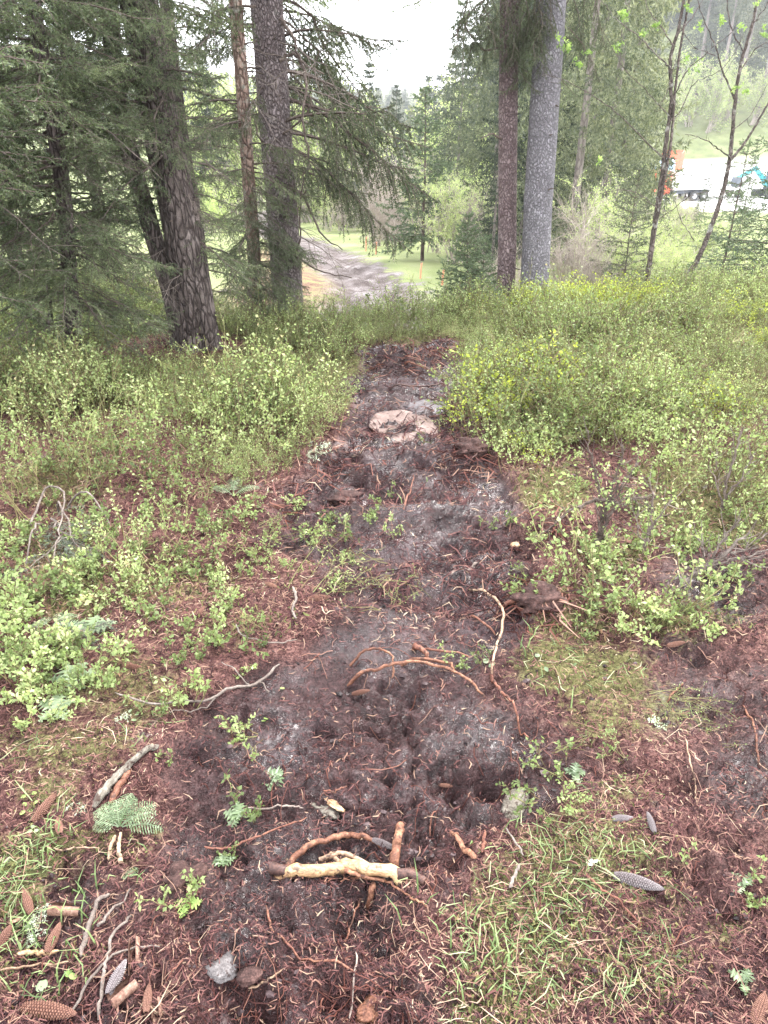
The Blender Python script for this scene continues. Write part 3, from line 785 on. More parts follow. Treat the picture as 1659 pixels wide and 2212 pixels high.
# --- small low spruce in front of tree gap (490-600, 480-700)
# --- flaking thin trunk
b4 = G(548, 690); y4 = 7.6
x4 = P(548, 690, y4).x
pts = [Vector((x4, y4, gz(x4, y4) - .1)), P(549, 560, y4), P(540, 430, y4), P(531, 300, y4), P(522, 170, y4), P(512, 40, y4), P(508, -100, y4), P(500, -1200, y4)]
t4, q4, r4, bb4 = tree('thin_spruce', 'thin spruce trunk with flaking orange grey bark left of the scaly trunk', pts, [.075, .062, .058, .055, .055, .052, .05, .03], 'bark_pine', n=28, step=.025, bump=.09, flare=.5, seed=6)
add_branches(t4, q4, r4, ring(-.1, 1.0, 34, .5, .5, 'n', (-2.4, .3), -.05) + ring(-.3, .5, 24, .5, .4, 'n', None, -.1) + ring(.9, 2.1, 7, .5, .6, 'h') + ring(.3, 2.2, 14, .5, .7, 'd') + ring(2.3, 5, 14, 1, .8), bb4)

# --- scaly straight trunk left of the track
y5 = 7.9; b5 = Vector((P(622, 690, y5).x, y5, gz(P(622, 690, y5).x, y5)))
pts = [b5 + Vector((0, 0, -.12)), P(619, 600, y5), P(609, 450, y5), P(597, 300, y5), P(586, 150, y5), P(575, 0, y5), P(565, -150, y5), P(500, -1500, y5)]
t5, q5, r5, bb5 = tree('scaly_spruce', 'straight brown scaly spruce trunk at the left side of the track', pts, [.158, .15, .145, .14, .136, .132, .125, .08], 'bark_brown', n=48, step=.02, bump=.045, flare=.35, furrow=.0, seed=1)
add_branches(t5, q5, r5, ring(.9, 2.5, 15, .85, 1.0, 'h', (-.8, 1.3), .1) + ring(.3, 2.1, 9, .8, .9, 'd', (-.7, .9)) + ring(1.3, 2.4, 6, .6, .7, 'h', (2.2, 4.2)) + ring(2.6, 6, 22, 1.1, .9), bb5)
# crooked dead limbs hanging beside the trunk
for i, ln in enumerate([[(604, 130), (640, 120), (662, 180), (652, 260), (668, 330), (655, 390), (642, 470)], [(606, 40), (632, 80), (650, 130), (700, 160)], [(625, 400), (660, 430), (690, 500), (740, 540)],
                        [(640, 560), (648, 500), (650, 440), (662, 410)], [(595, 330), (560, 300), (545, 250), (500, 240), (470, 255)], [(612, 290), (640, 270), (665, 240), (675, 200)], [(630, 520), (650, 560), (700, 590), (760, 600)]]):
    pp = [P(a, b, y5 - .12 - .05 * k) - bb5 for k, (a, b) in enumerate(ln)]
    mb = MB(); pth = smooth_path(pp, 5, .006); tube(mb, pth, np.linspace(.017 if i < 3 else .011, .005, len(pth)), 6, bump=.15)
    link('dead_limb', mb.mesh('dead_limb', [M['limb']], True), t5)

# --- old hanging spruce behind, right of the scaly trunk
x6, y6 = -.75, 11.6
x6 = P(606, 500, y6).x
p0 = Vector((x6, y6, gz(x6, y6) - .1))
t6, q6, r6, bb6 = tree('hanging_spruce', 'tall spruce with long hanging grey green sprays over the track', [p0, p0 + Vector((.02, 0, 1.5)), p0 + Vector((0, 0, 4)), p0 + Vector((0, 0, 9))], [.12, .11, .09, .03], 'bark_dark', n=20, step=.06, flare=.4, seed=17)
add_branches(t6, q6, r6, ring(.7, 3.3, 20, .95, 1.0, 'h', (-1.9, 1.6), .1) + ring(1.5, 3.2, 5, .8, .8, 'h', (1.6, 4.4), .1) + ring(3.2, 6.5, 18, 1.3, 1, 'h'), bb6)

# --- the pair of bare trunks on the right
y7 = 9.1; b7 = Vector((P(1155, 645, y7).x, y7, gz(P(1155, 645, y7).x, y7)))
pts = [b7 + Vector((0, 0, -.12)), P(1157, 560, y7), P(1162, 450, y7), P(1170, 330, y7), P(1178, 200, y7), P(1187, 80, y7), P(1195, -60, y7), P(1290, -1400, y7)]
t7, q7, r7, bb7 = tree('grey_spruce', 'thick pale grey spruce trunk, right one of the close pair', pts, [.165, .158, .153, .148, .143, .138, .133, .09], 'bark_grey', n=48, step=.02, bump=.035, flare=.22, seed=11)
add_branches(t7, q7, r7, ring(1.62, 2.7, 12, .42, .6, 'n', None, -.2) + ring(2.6, 6, 24, 1.0, .9), bb7)
y8 = 9.3; b8 = P(1094, 640, y8); b8.z = gz(b8.x, y8)
pts = [b8 + Vector((0, 0, -.12)), P(1095, 560, y8), P(1096, 450, y8), P(1097, 330, y8), P(1098, 200, y8), P(1100, 80, y8), P(1101, -60, y8), P(1110, -1400, y8)]
t8, q8, r8, bb8 = tree('reddish_spruce', 'slim reddish brown spruce trunk, left one of the close pair', pts, [.112, .104, .101, .098, .095, .092, .088, .06], 'bark_red', n=40, step=.02, bump=.04, flare=.2, seed=12)
add_branches(t8, q8, r8, ring(1.78, 2.7, 12, .42, .6, 'n', None, -.2) + ring(2.6, 6, 24, 1.0, .9), bb8)
for i, ln in enumerate([[(1080, 105), (1045, 105), (1020, 80), (1003, 40), (1010, 0)], [(1003, 40), (985, 75), (958, 92)], [(1083, 300), (1060, 290), (1040, 300)]]):
    mb = MB(); pth = smooth_path([P(a, b, y8 - .1) - bb8 for a, b in ln], 5, .006); tube(mb, pth, np.linspace(.014, .005, len(pth)), 5, bump=.15)
    link('dead_limb', mb.mesh('dead_limb', [M['limb']], True), t8)
for (a, b, sc) in [(1010, 10, .45), (1040, -5, .5), (1065, 20, .4), (1150, 30, .5), (1210, 20, .5), (1230, 60, .45), (1130, 60, .35)] + [(float(R.uniform(1035, 1275)), float(R.uniform(-90, 25)), .5) for _ in range(22)]:
    link('branch', BRH[R.integers(0, 4)], t8 if a < 1100 else t7, P(a, b, y8 - .15) - (bb8 if a < 1100 else bb7), (0, .5, R.random() * 6.28), sc)

for root_, q_, rr_, bs_, cnt_ in ((t5, q5, .14, bb5, 9), (t7, q7, .15, bb7, 7), (t8, q8, .1, bb8, 7), (t4, q4, .055, bb4, 8), (t1, q1, .14, bb1, 7)):
    for _ in range(cnt_):
        z_ = bs_.z + R.uniform(.3, 2.8); c = along(q_, z_); an = R.uniform(-2.9, -.2)
        d = np.array([math.cos(an), math.sin(an), R.uniform(-.3, .4)]); p0 = c + d * rr_ * .9 - np.array(bs_); l = R.uniform(.02, .09)
        mb = MB(); tube(mb, [p0, p0 + d * l * .6, p0 + d * l + R.normal(0, .01, 3)], [.009, .007, .003], 6, bump=.2); link('branch_stub', mb.mesh('branch_stub', [M['limb']], True), root_)
# ------------------------------------------------------------------ young and mid distance conifers: trunk + crown
def conifer_mesh(seed, h, rbase, whorls, nbr, n_side, spacing, nl, nw, mat, z0=.06, droop=.25, hang=.5, gap=.1, shape=.85, up=.25, wood='limb'):
    rg = np.random.default_rng(seed); mb = MB()
    for i in range(whorls):
        f = (i + rg.random() * .5) / whorls
        z = h * (z0 + (1 - z0) * f)
        Lb = rbase * ((1 - f) ** shape) * (.75 + .5 * rg.random()) + .03 * h
        for k in range(nbr):
            if rg.random() < gap: continue
            yw = 2 * math.pi * (k + rg.random() * .8) / nbr + i
            branch_geo(mb, rg, Lb * (.7 + .5 * rg.random()), droop * (1 - f), max(4, int(n_side * (1 - f * .5))), Lb * .42, spacing, nl, nw, hang, False, .004 * h / 3 + .002, (0, 0, z), yw, up * f + .05 + rg.normal(0, .08), .08, 0, 1, .8, wood=(nl < .1))
    # leader
    needles(mb, np.array([[0, 0, h * .9]]), np.array([[0, 0, h]]), spacing * .4, nl, nw, np.array([.6]), 0, .9, rg, 0)
    return mb.mesh('crown', [M[mat], M[wood]])
def stem_mesh(h, r, mat, seed=0, n=8):
    mb = MB(); z = np.linspace(-.1, h * .98, 14); rg = np.random.default_rng(seed)
    p = np.stack([np.cumsum(rg.normal(0, .004, 14)) * h * .5, np.cumsum(rg.normal(0, .004, 14)) * h * .5, z], 1)
    tube(mb, p, np.linspace(r, r * .12, 14), n, bump=.06, rg=rg)
    return mb.mesh('trunk', [M[mat]], True)
def conifer(name, label, x, y, crown, stem, sc=1, group=None, rz=0, zoff=0, cat='tree'):
    root = link(name, None, loc=(x, y, gz(x, y) + zoff), rot=(0, 0, rz), scale=sc, label=label, cat=cat, group=group)
    link('trunk', stem, root); link('crown', crown, root)
    return root
def xat(px, y): return (px - 829.5) / F * (y * CP + (CAMZ - base_h(np.array([0.]), np.array([float(y)]))[0]) * SP)

YS = conifer_mesh(1, 1.3, .46, 20, 7, 14, .0040, .022, .0085, 'needle_blue', .03, .1, .3, .05, .8, .5)
conifer('young_spruce', 'small bluish green spruce with bushy top beside the reddish trunk', xat(1000, 8.9), 8.9, YS, stem_mesh(1.3, .016, 'limb'), 1.0)
YS2 = conifer_mesh(2, 1.0, .32, 15, 6, 11, .005, .022, .008, 'needle_blue', .05, .1, .3, .1, .8, .5)
conifer('young_spruce', 'smaller spruce close behind the bluish green spruce, to its right', xat(1035, 9.6), 9.6, YS2, stem_mesh(1.0, .014, 'limb'), 1.15, rz=1)
YS3 = conifer_mesh(3, .55, .17, 9, 5, 7, .005, .017, .006, 'needle_dead', .12, .1, .2, .3, .9, .4)
conifer('spruce_seedling', 'thin knee high spruce seedling at the end of the churned strip', xat(858, 8.75), 8.75, YS3, stem_mesh(.55, .008, 'limb'), 1.0)
OP = conifer_mesh(4, 4.0, 1.1, 20, 6, 14, .012, .065, .024, 'needle_blue', .12, .15, .3, .25, .8, .35)
conifer('open_spruce', 'slender open crowned young spruce standing beyond the track bend', xat(912, 21), 21, OP, stem_mesh(4, .05, 'limb'), 1.0)
PS = conifer_mesh(5, 2.4, .75, 17, 6, 12, .010, .038, .013, 'needle_far', .08, .1, .3, .2, .8, .5)
conifer('pale_young_spruce', 'pale thin young spruce among the light shrubs right of the grey trunk', xat(1338, 12.5), 12.5, PS, stem_mesh(2.4, .02, 'limb'), .85, rz=2)
DS = conifer_mesh(6, 3.0, 1.0, 22, 7, 16, .009, .032, .012, 'needle_blue', .04, .2, .5, .08, .8, .3)
conifer('dark_young_spruce', 'dark dense young spruce at the right edge behind the fallen branches', xat(1640, 10.8), 10.8, DS, stem_mesh(3, .04, 'limb'), .95, rz=3)
DS2 = conifer_mesh(7, 2.6, .8, 18, 6, 13, .011, .032, .012, 'needle_blue', .06, .2, .4, .15, .8, .3)
conifer('dark_young_spruce', 'half bare young spruce behind the leaning forked sapling', xat(1545, 12.2), 12.2, DS2, stem_mesh(2.6, .03, 'limb'), .95, rz=4)

CR = [conifer_mesh(20 + i, 12, [2.6, 3.1, 2.4, 3.3, 2.8][i], [26, 24, 28, 24, 26][i], 7, 15, .06, .22, .075, 'needle_far', .05 if i % 2 else .12, [.35, .5, .3, .55, .4][i], .9, .12, .9, .15) for i in range(5)]
CRN = [conifer_mesh(40 + i, 12, [2.3, 2.8, 2.5][i], 29, 7, 18, .030, .105, .034, 'needle_far', .04, .30, .6, .14, .85, .2) for i in range(3)]
ST = stem_mesh(12, .17, 'bark_far', 3)
CRS = conifer_mesh(50, 3.2, .95, 17, 6, 12, .03, .085, .03, 'needle_far', .04, .2, .5, .1, .85, .3)
def far_y(px, y, h, label, cs, group=None, base=None):
    x = xat(px, y)
    i = R.integers(0, len(cs))
    s = h / 12
    return conifer('forest_spruce', label, x, y, cs[i], ST, (s * .68, s * .68, s), group, R.random() * 6.28)
MID = [ # px, distance, height, label
 (1060, 24, 10.5, 'tall spruce just left of the reddish trunk, behind the young ones'), (985, 52, 12.5, 'spruce behind the open young spruce, left of the reddish trunk'),
 (1060, 17, 3.6, 'short dense spruce filling the gap left of the reddish trunk'), (1128, 22, 11, 'spruce seen in the narrow gap between the paired trunks'),
 (1230, 20, 12, 'big spruce directly right of the grey trunk, hiding the slope'), (1290, 23, 13, 'spruce with ragged crown second to the right of the grey trunk'),
 (1325, 34, 15, 'spruce whose branches end left of the orange lorry'), (1300, 48, 17, 'tall spruce far back whose tip leaves the frame right of the grey trunk'),
 (1260, 34, 15, 'taller spruce behind the two right of the grey trunk'), (1180, 38, 15, 'spruce rising behind the top of the grey trunk'),
 (1075, 40, 15, 'spruce rising behind the top of the reddish trunk'), (1420, 24, 2.6, 'low spruce below the yard, between the two saplings'),
 (1500, 22, 2.4, 'low rounded spruce below the white trailer'), (1590, 26, 3.2, 'spruce below the teal digger near the right edge'),
 (735, 40, 8.5, 'spruce across the track seen through the hanging sprays'), (800, 36, 6.5, 'spruce at the far side of the track bend'),
 (855, 66, 9, 'spruce right of the sky gap above the track'), (470, 46, 8.5, 'pale spruce seen between the old spruce and the flaking trunk'),
 (650, 60, 9, 'spruce far beyond the meadow right of the scaly trunk')]
for a in MID:
    far_y(a[0], a[1], a[2], a[3], CRN if a[1] < 32 else CR)
# rows of far spruces: skyline falls from the right towards the gap
TOP = [(380, 200), (440, 210), (500, 225), (560, 240), (640, 260), (720, 250), (790, 255), (850, 250), (890, 235), (905, 190), (935, 165), (960, 130), (985, 90), (1010, 30), (1060, -60), (1700, -120)]
k = 0
for px in list(np.arange(885, 1345, 19)) + list(np.arange(420, 880, 34)):
    px = float(px) + R.normal(0, 6)
    yy = 62 + R.random() * 60 if px > 880 else 110 + R.random() * 60
    top = np.interp(px, [t[0] for t in TOP], [t[1] for t in TOP]) + R.normal(0, 14)
    x = xat(px, yy); d = ray(px, top); zt = CAMZ + d[2] / d[1] * yy
    h = max(5, min(26, zt - gz(x, yy)))
    s = h / 12
    r_ = conifer('forest_spruce', 'hazy spruce in the far row behind the clearing', x, yy, CR[R.integers(0, 5)], ST, (s * .85, s * .85, s), 'hazy far spruces behind the clearing', R.random() * 6.28)
# wooded slope on the right
pts = []
for _ in range(60000):
    if len(pts) > 430: break
    px = 1180 + R.random() * 900; yy = 150 + R.random() * 190
    x = xat(px, yy)
    fx = 1 - sst(150, 172, yy)
    if R.random() < fx * .93: continue
    pts.append((x, yy, gz(x, yy)))
pts = np.array(pts)
scatter('forest', CR, pts, np.stack([np.zeros(len(pts)), np.zeros(len(pts)), R.random(len(pts)) * 6.28], 1), .9 + R.random(len(pts)) * .8, 'dark spruce wood covering the slope above the yard')
pts = []
for _ in range(420):
    px = R.random() * 1250 - 300; yy = 190 + R.random() * 260
    x = xat(px, yy); pts.append((x, yy, gz(x, yy)))
pts = np.array(pts)
scatter('forest', CR, pts, np.stack([np.zeros(len(pts)), np.zeros(len(pts)), R.random(len(pts)) * 6.28], 1), .7 + R.random(len(pts)) * .5, 'distant valley wood seen through the trees on the left')
# bare tall trunks on the slope at top right
for i, (px, yy, h, lean) in enumerate([(1520, 152, 26, .02), (1560, 156, 28, .03), (1610, 150, 24, -.01), (1645, 158, 27, .02), (1475, 160, 25, .0)]):
    x = xat(px, yy)
    root = link('tall_pine', None, loc=(x, yy, gz(x, yy)), rot=(0, lean, R.random() * 6), label='tall bare stemmed tree on the slope above the yard, ' + ['second from the left', 'third from the left', 'fourth from the left', 'nearest the right edge', 'leftmost'][i], cat='tree')
    link('trunk', stem_mesh(h, .38, 'bark_far', i), root)
    o = link('crown', CR[i], root, loc=(0, 0, h * .52), scale=(h * .5 / 12 * 1.1, h * .5 / 12 * 1.1, h * .52 / 12))

# ------------------------------------------------------------------ broadleaf shrubs and saplings
def shrub_mesh(seed, h, w, stems, leaves, ls, leafm, twigm, bare=False, lev=3):
    rg = np.random.default_rng(seed); mw = MB(); A = []; B = []
    def grow(p, d, l, r, lv):
        pts = [np.array(p, float)]; dd = np.array(d, float)
        for i in range(5):
            dd = norm(dd + rg.normal(0, .13, 3) + np.array([0, 0, .03])); pts.append(pts[-1] + dd * l / 5)
        tube(mw, pts, np.linspace(r, r * .4, 6), 4 if lv == 0 else 3, .5, 0, cap=False, rg=rg)
        if lv >= lev - 2:
            for i in range(5): A.append(pts[i]); B.append(pts[i + 1])
        if lv < lev - 1:
            for q in range(5):
                i = rg.integers(1, 6)
                grow(pts[i], norm(norm(pts[i] - pts[i - 1]) + rg.normal(0, .55, 3)), l * (.35 + .3 * rg.random()), r * .5, lv + 1)
    for s_ in range(stems):
        an = rg.random() * 6.28; sp = rg.random() * w / h
        grow((rg.normal(0, w * .12), rg.normal(0, w * .12), -.03), norm(np.array([math.cos(an) * sp, math.sin(an) * sp, 1])), h * (.45 + .4 * rg.random()), h * .008 + .002, 0)
    ml = MB(); A = np.array(A); B = np.array(B)
    if not bare:
        tot = np.sum(np.linalg.norm(B - A, axis=1)); needles(ml, A, B, max(tot / leaves, 1e-3), ls, ls * .6, None, 0, .5, rg, 0, True)
    return mw.mesh('stems', [M[twigm]]), (ml.mesh('leaves', [M[leafm]]) if not bare else None)
def shrub(name, label, x, y, ms, sc=1, group=None, rz=0, cat='shrub', z=None):
    root = link(name, None, loc=(x, y, gz(x, y) if z is None else z), rot=(0, 0, rz), scale=sc, label=label, cat=cat, group=group)
    link('stems', ms[0], root)
    if ms[1]: o = link('leaves', ms[1], root, kind='stuff')
    return root
SH = [shrub_mesh(60 + i, 2.2, 1.0, 9, 2600, .045, 'pale_leaf', 'pale_shrub_twig', lev=4) for i in range(3)]
SHB = [shrub_mesh(70 + i, 2.4, 1.1, 12, 0, .04, 'pale_leaf', 'pale_shrub_twig', True, 4) for i in range(2)]
SHF = [shrub_mesh(80 + i, 5.0, 1.8, 9, 2600, .12, 'pale_leaf', 'pale_shrub_twig', lev=4) for i in range(2)]
for i, (px, yy, s, k) in enumerate([(1215, 13, .95, 1), (1250, 14, 1, 1), (1275, 12.5, .8, 1), (1300, 13, .9, 0), (1340, 14.5, 1, 0), (1375, 13, .75, 0), (1415, 15, .9, 0), (1450, 13.5, .7, 0), (1480, 16, .9, 0), (1520, 14, .75, 0), (1580, 15, .8, 0), (1390, 17, 1.1, 0),
                                    (1130, 13, .6, 1), (1290, 16, 1.2, 0), (1065, 12.5, .5, 1), (870, 26, 1.2, 1), (845, 30, 1.3, 1), (820, 27, 1.2, 1), (940, 24, 1.0, 1), (985, 20, 1.0, 0), (800, 36, 1.6, 1), (1040, 26, 1.5, 0), (1630, 13, .7, 0), (1325, 20, 1.3, 0), (1460, 21, 1.2, 0), (1540, 20, 1.0, 0)]):
    ms = (SH if k == 0 else SHB)
    where = 'beside the grey trunk' if 1180 < px < 1290 else 'below the yard' if px > 1290 else 'beyond the track' if px < 950 else 'behind the young spruces' if px < 1100 else 'between the paired trunks'
    s = s * (.5 if px > 1290 else .62 if px > 1100 else .8)
    shrub('pale_shrub', ('light green leafing shrub ' if k == 0 else 'bare grey twiggy shrub ') + where, xat(px, yy), yy, ms[i % len(ms)], s, 'pale shrubs ' + where + (' in leaf' if k == 0 else ' without leaves'), R.random() * 6)
for i, (px, yy, s) in enumerate([(1430, 146, 1.6), (1470, 150, 2), (1510, 147, 1.7), (1550, 150, 2), (1600, 148, 1.6), (1640, 150, 1.8), (1250, 62, 1.5), (930, 60, 1.4), (1000, 55, 1.3), (750, 52, 1.2), (690, 48, 1.3), (660, 44, 1.1), (480, 60, 1.6), (520, 52, 1.4), (450, 66, 1.5), (560, 70, 1.8), (1180, 44, 1.2)]):
    w_ = 'at the foot of the slope above the yard' if yy > 140 else 'in the valley beyond the clearing'
    shrub('birch', 'pale green birch ' + w_, xat(px, yy), yy, SHF[i % 2], s, 'pale birches ' + w_, R.random() * 6, 'tree')

x = (R.random(900) * 2 - 1) * 26; y = 22 + R.random(900) * 52
px_, py_ = project(x, y, base_h(x, y))
k_ = (np.abs(x - track_x(y)) > 2.3) & (px_ > 380) & (px_ < 1500) & ~((px_ > 640) & (px_ < 900) & (y < 27))
x, y = x[k_][:330], y[k_][:330]; sc_ = .35 + .6 * R.random(len(x)); sc_ = np.where(project(x, y, base_h(x, y))[0] > 1250, sc_ * .6, sc_)
scatter('valley_thicket', [m_ for a_ in SH for m_ in a_] + [SHB[0][0], SHB[1][0], SHB[0][0]] + [CRS], np.stack([x, y, hfull(x, y)], 1), np.stack([0 * x, 0 * x, R.random(len(x)) * 6.28], 1), sc_, 'tangled scrub and young trees on the valley floor behind the track')
# two saplings on the right, from surveyed outlines
def pixtree(name, label, y, stems, branches, leafs, mat, cat='tree'):
    base = P(stems[0][0][0][0], stems[0][0][0][1], y)
    base.z = gz(base.x, base.y)
    root = link(name, None, loc=base, label=label, cat=cat)
    for ln, r0, r1 in stems:
        pp = [P(a, b, y + .02 * k) - base for k, (a, b) in enumerate(ln)]
        if ln is stems[0][0]: pp[0] = Vector((pp[0].x, pp[0].y, -.06))
        mb = MB(); pth = smooth_path(pp, 10, .0025); tube(mb, pth, np.linspace(r0 * .74, r1 * .7, len(pth)), 12, bump=.07)
        link('trunk', mb.mesh('trunk', [M[mat]], True), root)
    for k, (ln, r0) in enumerate(branches):
        dy = R.normal(0, .1)
        pp = [P(a, b, y + dy * j) - base for j, (a, b) in enumerate(ln)]
        mb = MB(); pth = smooth_path(pp, 6, .004); tube(mb, pth, np.linspace(r0, .0022, len(pth)), 5, bump=.15)
        # side twigs
        for q in range(2, len(pth) - 1, 3):
            d = norm(norm(pth[q + 1] - pth[q]) + R.normal(0, .6, 3)); l = .05 + .12 * R.random()
            tube(mb, [pth[q], pth[q] + d * l * .5, pth[q] + norm(d + np.array([0, 0, .3])) * l], [.003, .0022, .0015], 3, cap=False)
        link('branch', mb.mesh('branch', [M[mat]]), root)
    for (a, b, s) in leafs:
        c = np.array(P(a, b, y + R.normal(0, .15)) - base)
        mb = MB(); A = c + R.normal(0, s * .35, (7, 3)); B = A + R.normal(0, s * .3, (7, 3))
        needles(mb, A, B, s * .05, .028, .014, None, 0, .4, R, 0, True)
        link('leaf_cluster', mb.mesh('leaf_cluster', [M['fresh_leaf']]), root, kind='stuff')
ys1 = 8.9
pixtree('lichen_spotted_sapling', 'slim double stemmed sapling with white lichen spots on dark bark', ys1,
  [([(1385, 662), (1400, 590), (1412, 500), (1424, 420), (1440, 300), (1450, 220), (1448, 130), (1466, 60), (1480, -20), (1500, -200)], .042, .016), ([(1404, 560), (1424, 450), (1440, 360), (1450, 300), (1458, 200), (1470, 100), (1488, 0), (1510, -160)], .026, .012)],
  [([(1450, 150), (1420, 120), (1380, 80), (1330, 40), (1300, 0)], .009), ([(1448, 230), (1480, 160), (1520, 120), (1580, 70)], .008), ([(1432, 340), (1380, 290), (1330, 240), (1270, 200), (1210, 170), (1170, 160)], .008),
   ([(1455, 100), (1430, 60), (1400, 20), (1390, -30)], .007), ([(1440, 270), (1470, 240), (1500, 180), (1560, 150), (1600, 90)], .007), ([(1430, 380), (1500, 380), (1540, 400), (1575, 430)], .006), ([(1460, 80), (1500, 30), (1530, -20)], .007),
   ([(1420, 450), (1380, 420), (1340, 410), (1290, 420)], .005), ([(1415, 480), (1470, 440), (1500, 420), (1560, 410)], .005), ([(1445, 250), (1400, 200), (1350, 150), (1300, 60)], .006), ([(1462, 120), (1440, 200), (1420, 230)], .005)],
  [(1210, 85, .1), (1225, 105, .07), (1270, 115, .06), (1330, 100, .08), (1350, 35, .07), (1480, 130, .1), (1500, 140, .07), (1390, 70, .05), (1250, 135, .06), (1210, 110, .06), (1295, 345, .05), (1345, 30, .05), (1420, 60, .05), (1510, 60, .06)], 'bark_sapling')
ys2 = 9.2
pixtree('forked_sapling', 'dark sapling leaning right and forking high at the right edge', ys2,
  [([(1452, 648), (1480, 610), (1512, 550), (1540, 480), (1560, 420), (1575, 350), (1582, 290), (1588, 220), (1600, 140), (1625, 50), (1640, -20), (1670, -150)], .044, .014), ([(1578, 345), (1600, 320), (1630, 275), (1665, 215), (1720, 130)], .022, .01)],
  [([(1577, 340), (1550, 320), (1520, 300), (1480, 290)], .009), ([(1588, 220), (1560, 150), (1545, 100), (1520, 40), (1500, -20)], .010), ([(1595, 160), (1630, 110), (1659, 90), (1700, 60)], .008), ([(1605, 110), (1580, 60), (1570, 0), (1560, -40)], .008),
   ([(1582, 280), (1620, 250), (1659, 180)], .006), ([(1545, 120), (1500, 100), (1470, 60)], .005), ([(1560, 420), (1600, 400), (1640, 350)], .005), ([(1620, 60), (1650, 20), (1680, -40)], .007), ([(1500, 520), (1470, 470), (1440, 380)], .005)],
  [(1590, 190, .06), (1560, 40, .05), (1635, 10, .06), (1600, 60, .05), (1650, 70, .06), (1490, 20, .06), (1610, 200, .04)], 'bark_sapling')

# fallen branches lying beside the saplings
def lay(name, label, ln, r0, r1, mat, lift=0.0, cat='stick', n=7, bump=.12, arch=0.0, sm=3, k=6, jit=.0015, kids=None, group=None, heights=None):
    pp = [G(a, b) for a, b in ln]
    p = smooth_path(pp, k, 0)
    z = p[:, 2].copy()
    g = hfull(p[:, 0], p[:, 1])
    for _ in range(sm): g = np.convolve(np.pad(g, 1, 'edge'), [.25, .5, .25], 'valid')
    if cat in ('root', 'splinter', 'twig', 'stick', 'branch'): r0, r1 = r0 * .78, r1 * .78
    rr_ = np.linspace(r0, r1, len(p))
    ee = np.minimum(np.arange(len(p)), np.arange(len(p))[::-1]) / len(p)
    p[:, 2] = g + (lift + rr_ * 2.2) * np.clip(ee / .14, 0, 1) - rr_ * 1.4 if cat == 'root' else g + lift + rr_ * .55
    if heights is not None: p[:, 2] += np.interp(np.linspace(0, 1, len(p)), np.linspace(0, 1, len(heights)), heights)
    if arch: p[:, 2] += arch * np.sin(np.linspace(0, math.pi, len(p)))
    base = Vector(p[0])
    q = p - p[0] + R.normal(0, jit, p.shape)
    mb = MB(); k_ = np.arange(len(p)); tube(mb, q, rr_ * (1 + .22 * fbm(k_ * .35 + len(label), k_ * 0 + r0 * 900, 5, 3)) * np.clip(np.minimum(k_ + .6, len(p) - k_ - .4) / 1.6, .45, 1), n, bump=bump * 1.1)
    o = link(name, mb.mesh(name, [M[mat]], True), loc=base, label=label, cat=cat, group=group)
    for kid in (kids or []):
        kn, kl, kr, km = kid
        kp = smooth_path([G(a, b) for a, b in kl], k, jit); kp[:, 2] = hfull(kp[:, 0], kp[:, 1]) + lift + kr * .6 + .004
        mb = MB(); tube(mb, kp - p[0], np.linspace(kr, kr * .5, len(kp)), 6, bump=bump)
        link(kn, mb.mesh(kn, [M[km]], True), o)
    return o
lay('fallen_branch', 'arched bare branch lying on the bushes right of the saplings', [(1440, 655), (1500, 650), (1560, 640), (1600, 640), (1650, 655), (1700, 670)], .016, .008, 'deadtwig', .12, heights=[0, .1, .18, .12, .05, 0])
lay('fallen_branch', 'straight bare branch at the right edge below the arched one', [(1520, 668), (1580, 672), (1640, 672), (1700, 676)], .014, .008, 'deadtwig', .14)
lay('fallen_branch', 'low dark branch nearest the camera below the saplings', [(1510, 690), (1570, 688), (1640, 694), (1700, 700)], .014, .009, 'twig', .12)
lay('fallen_branch', 'thin branch slanting up to the right edge beside the dark spruce', [(1490, 655), (1540, 650), (1600, 640), (1680, 620)], .012, .006, 'deadtwig', .15, heights=[0, .1, .25, .4])
# root plate at sapling foot
for (a, b) in ((1380, 662),):
    mb = MB()
    for q in range(26):
        c = np.array(G(a, b)); d = norm(R.normal(size=3) * [1, 1, .35]); l = .08 + .1 * R.random()
        tube(mb, [c, c + d * l * .5 + [0, 0, .05], c + d * l + [0, 0, .0]], [.012, .008, .004], 4, cap=False)
    link('root_tangle', mb.mesh('root_tangle', [M['root_red']]), label='reddish brown root tangle at the foot of the lichen spotted sapling', cat='roots')

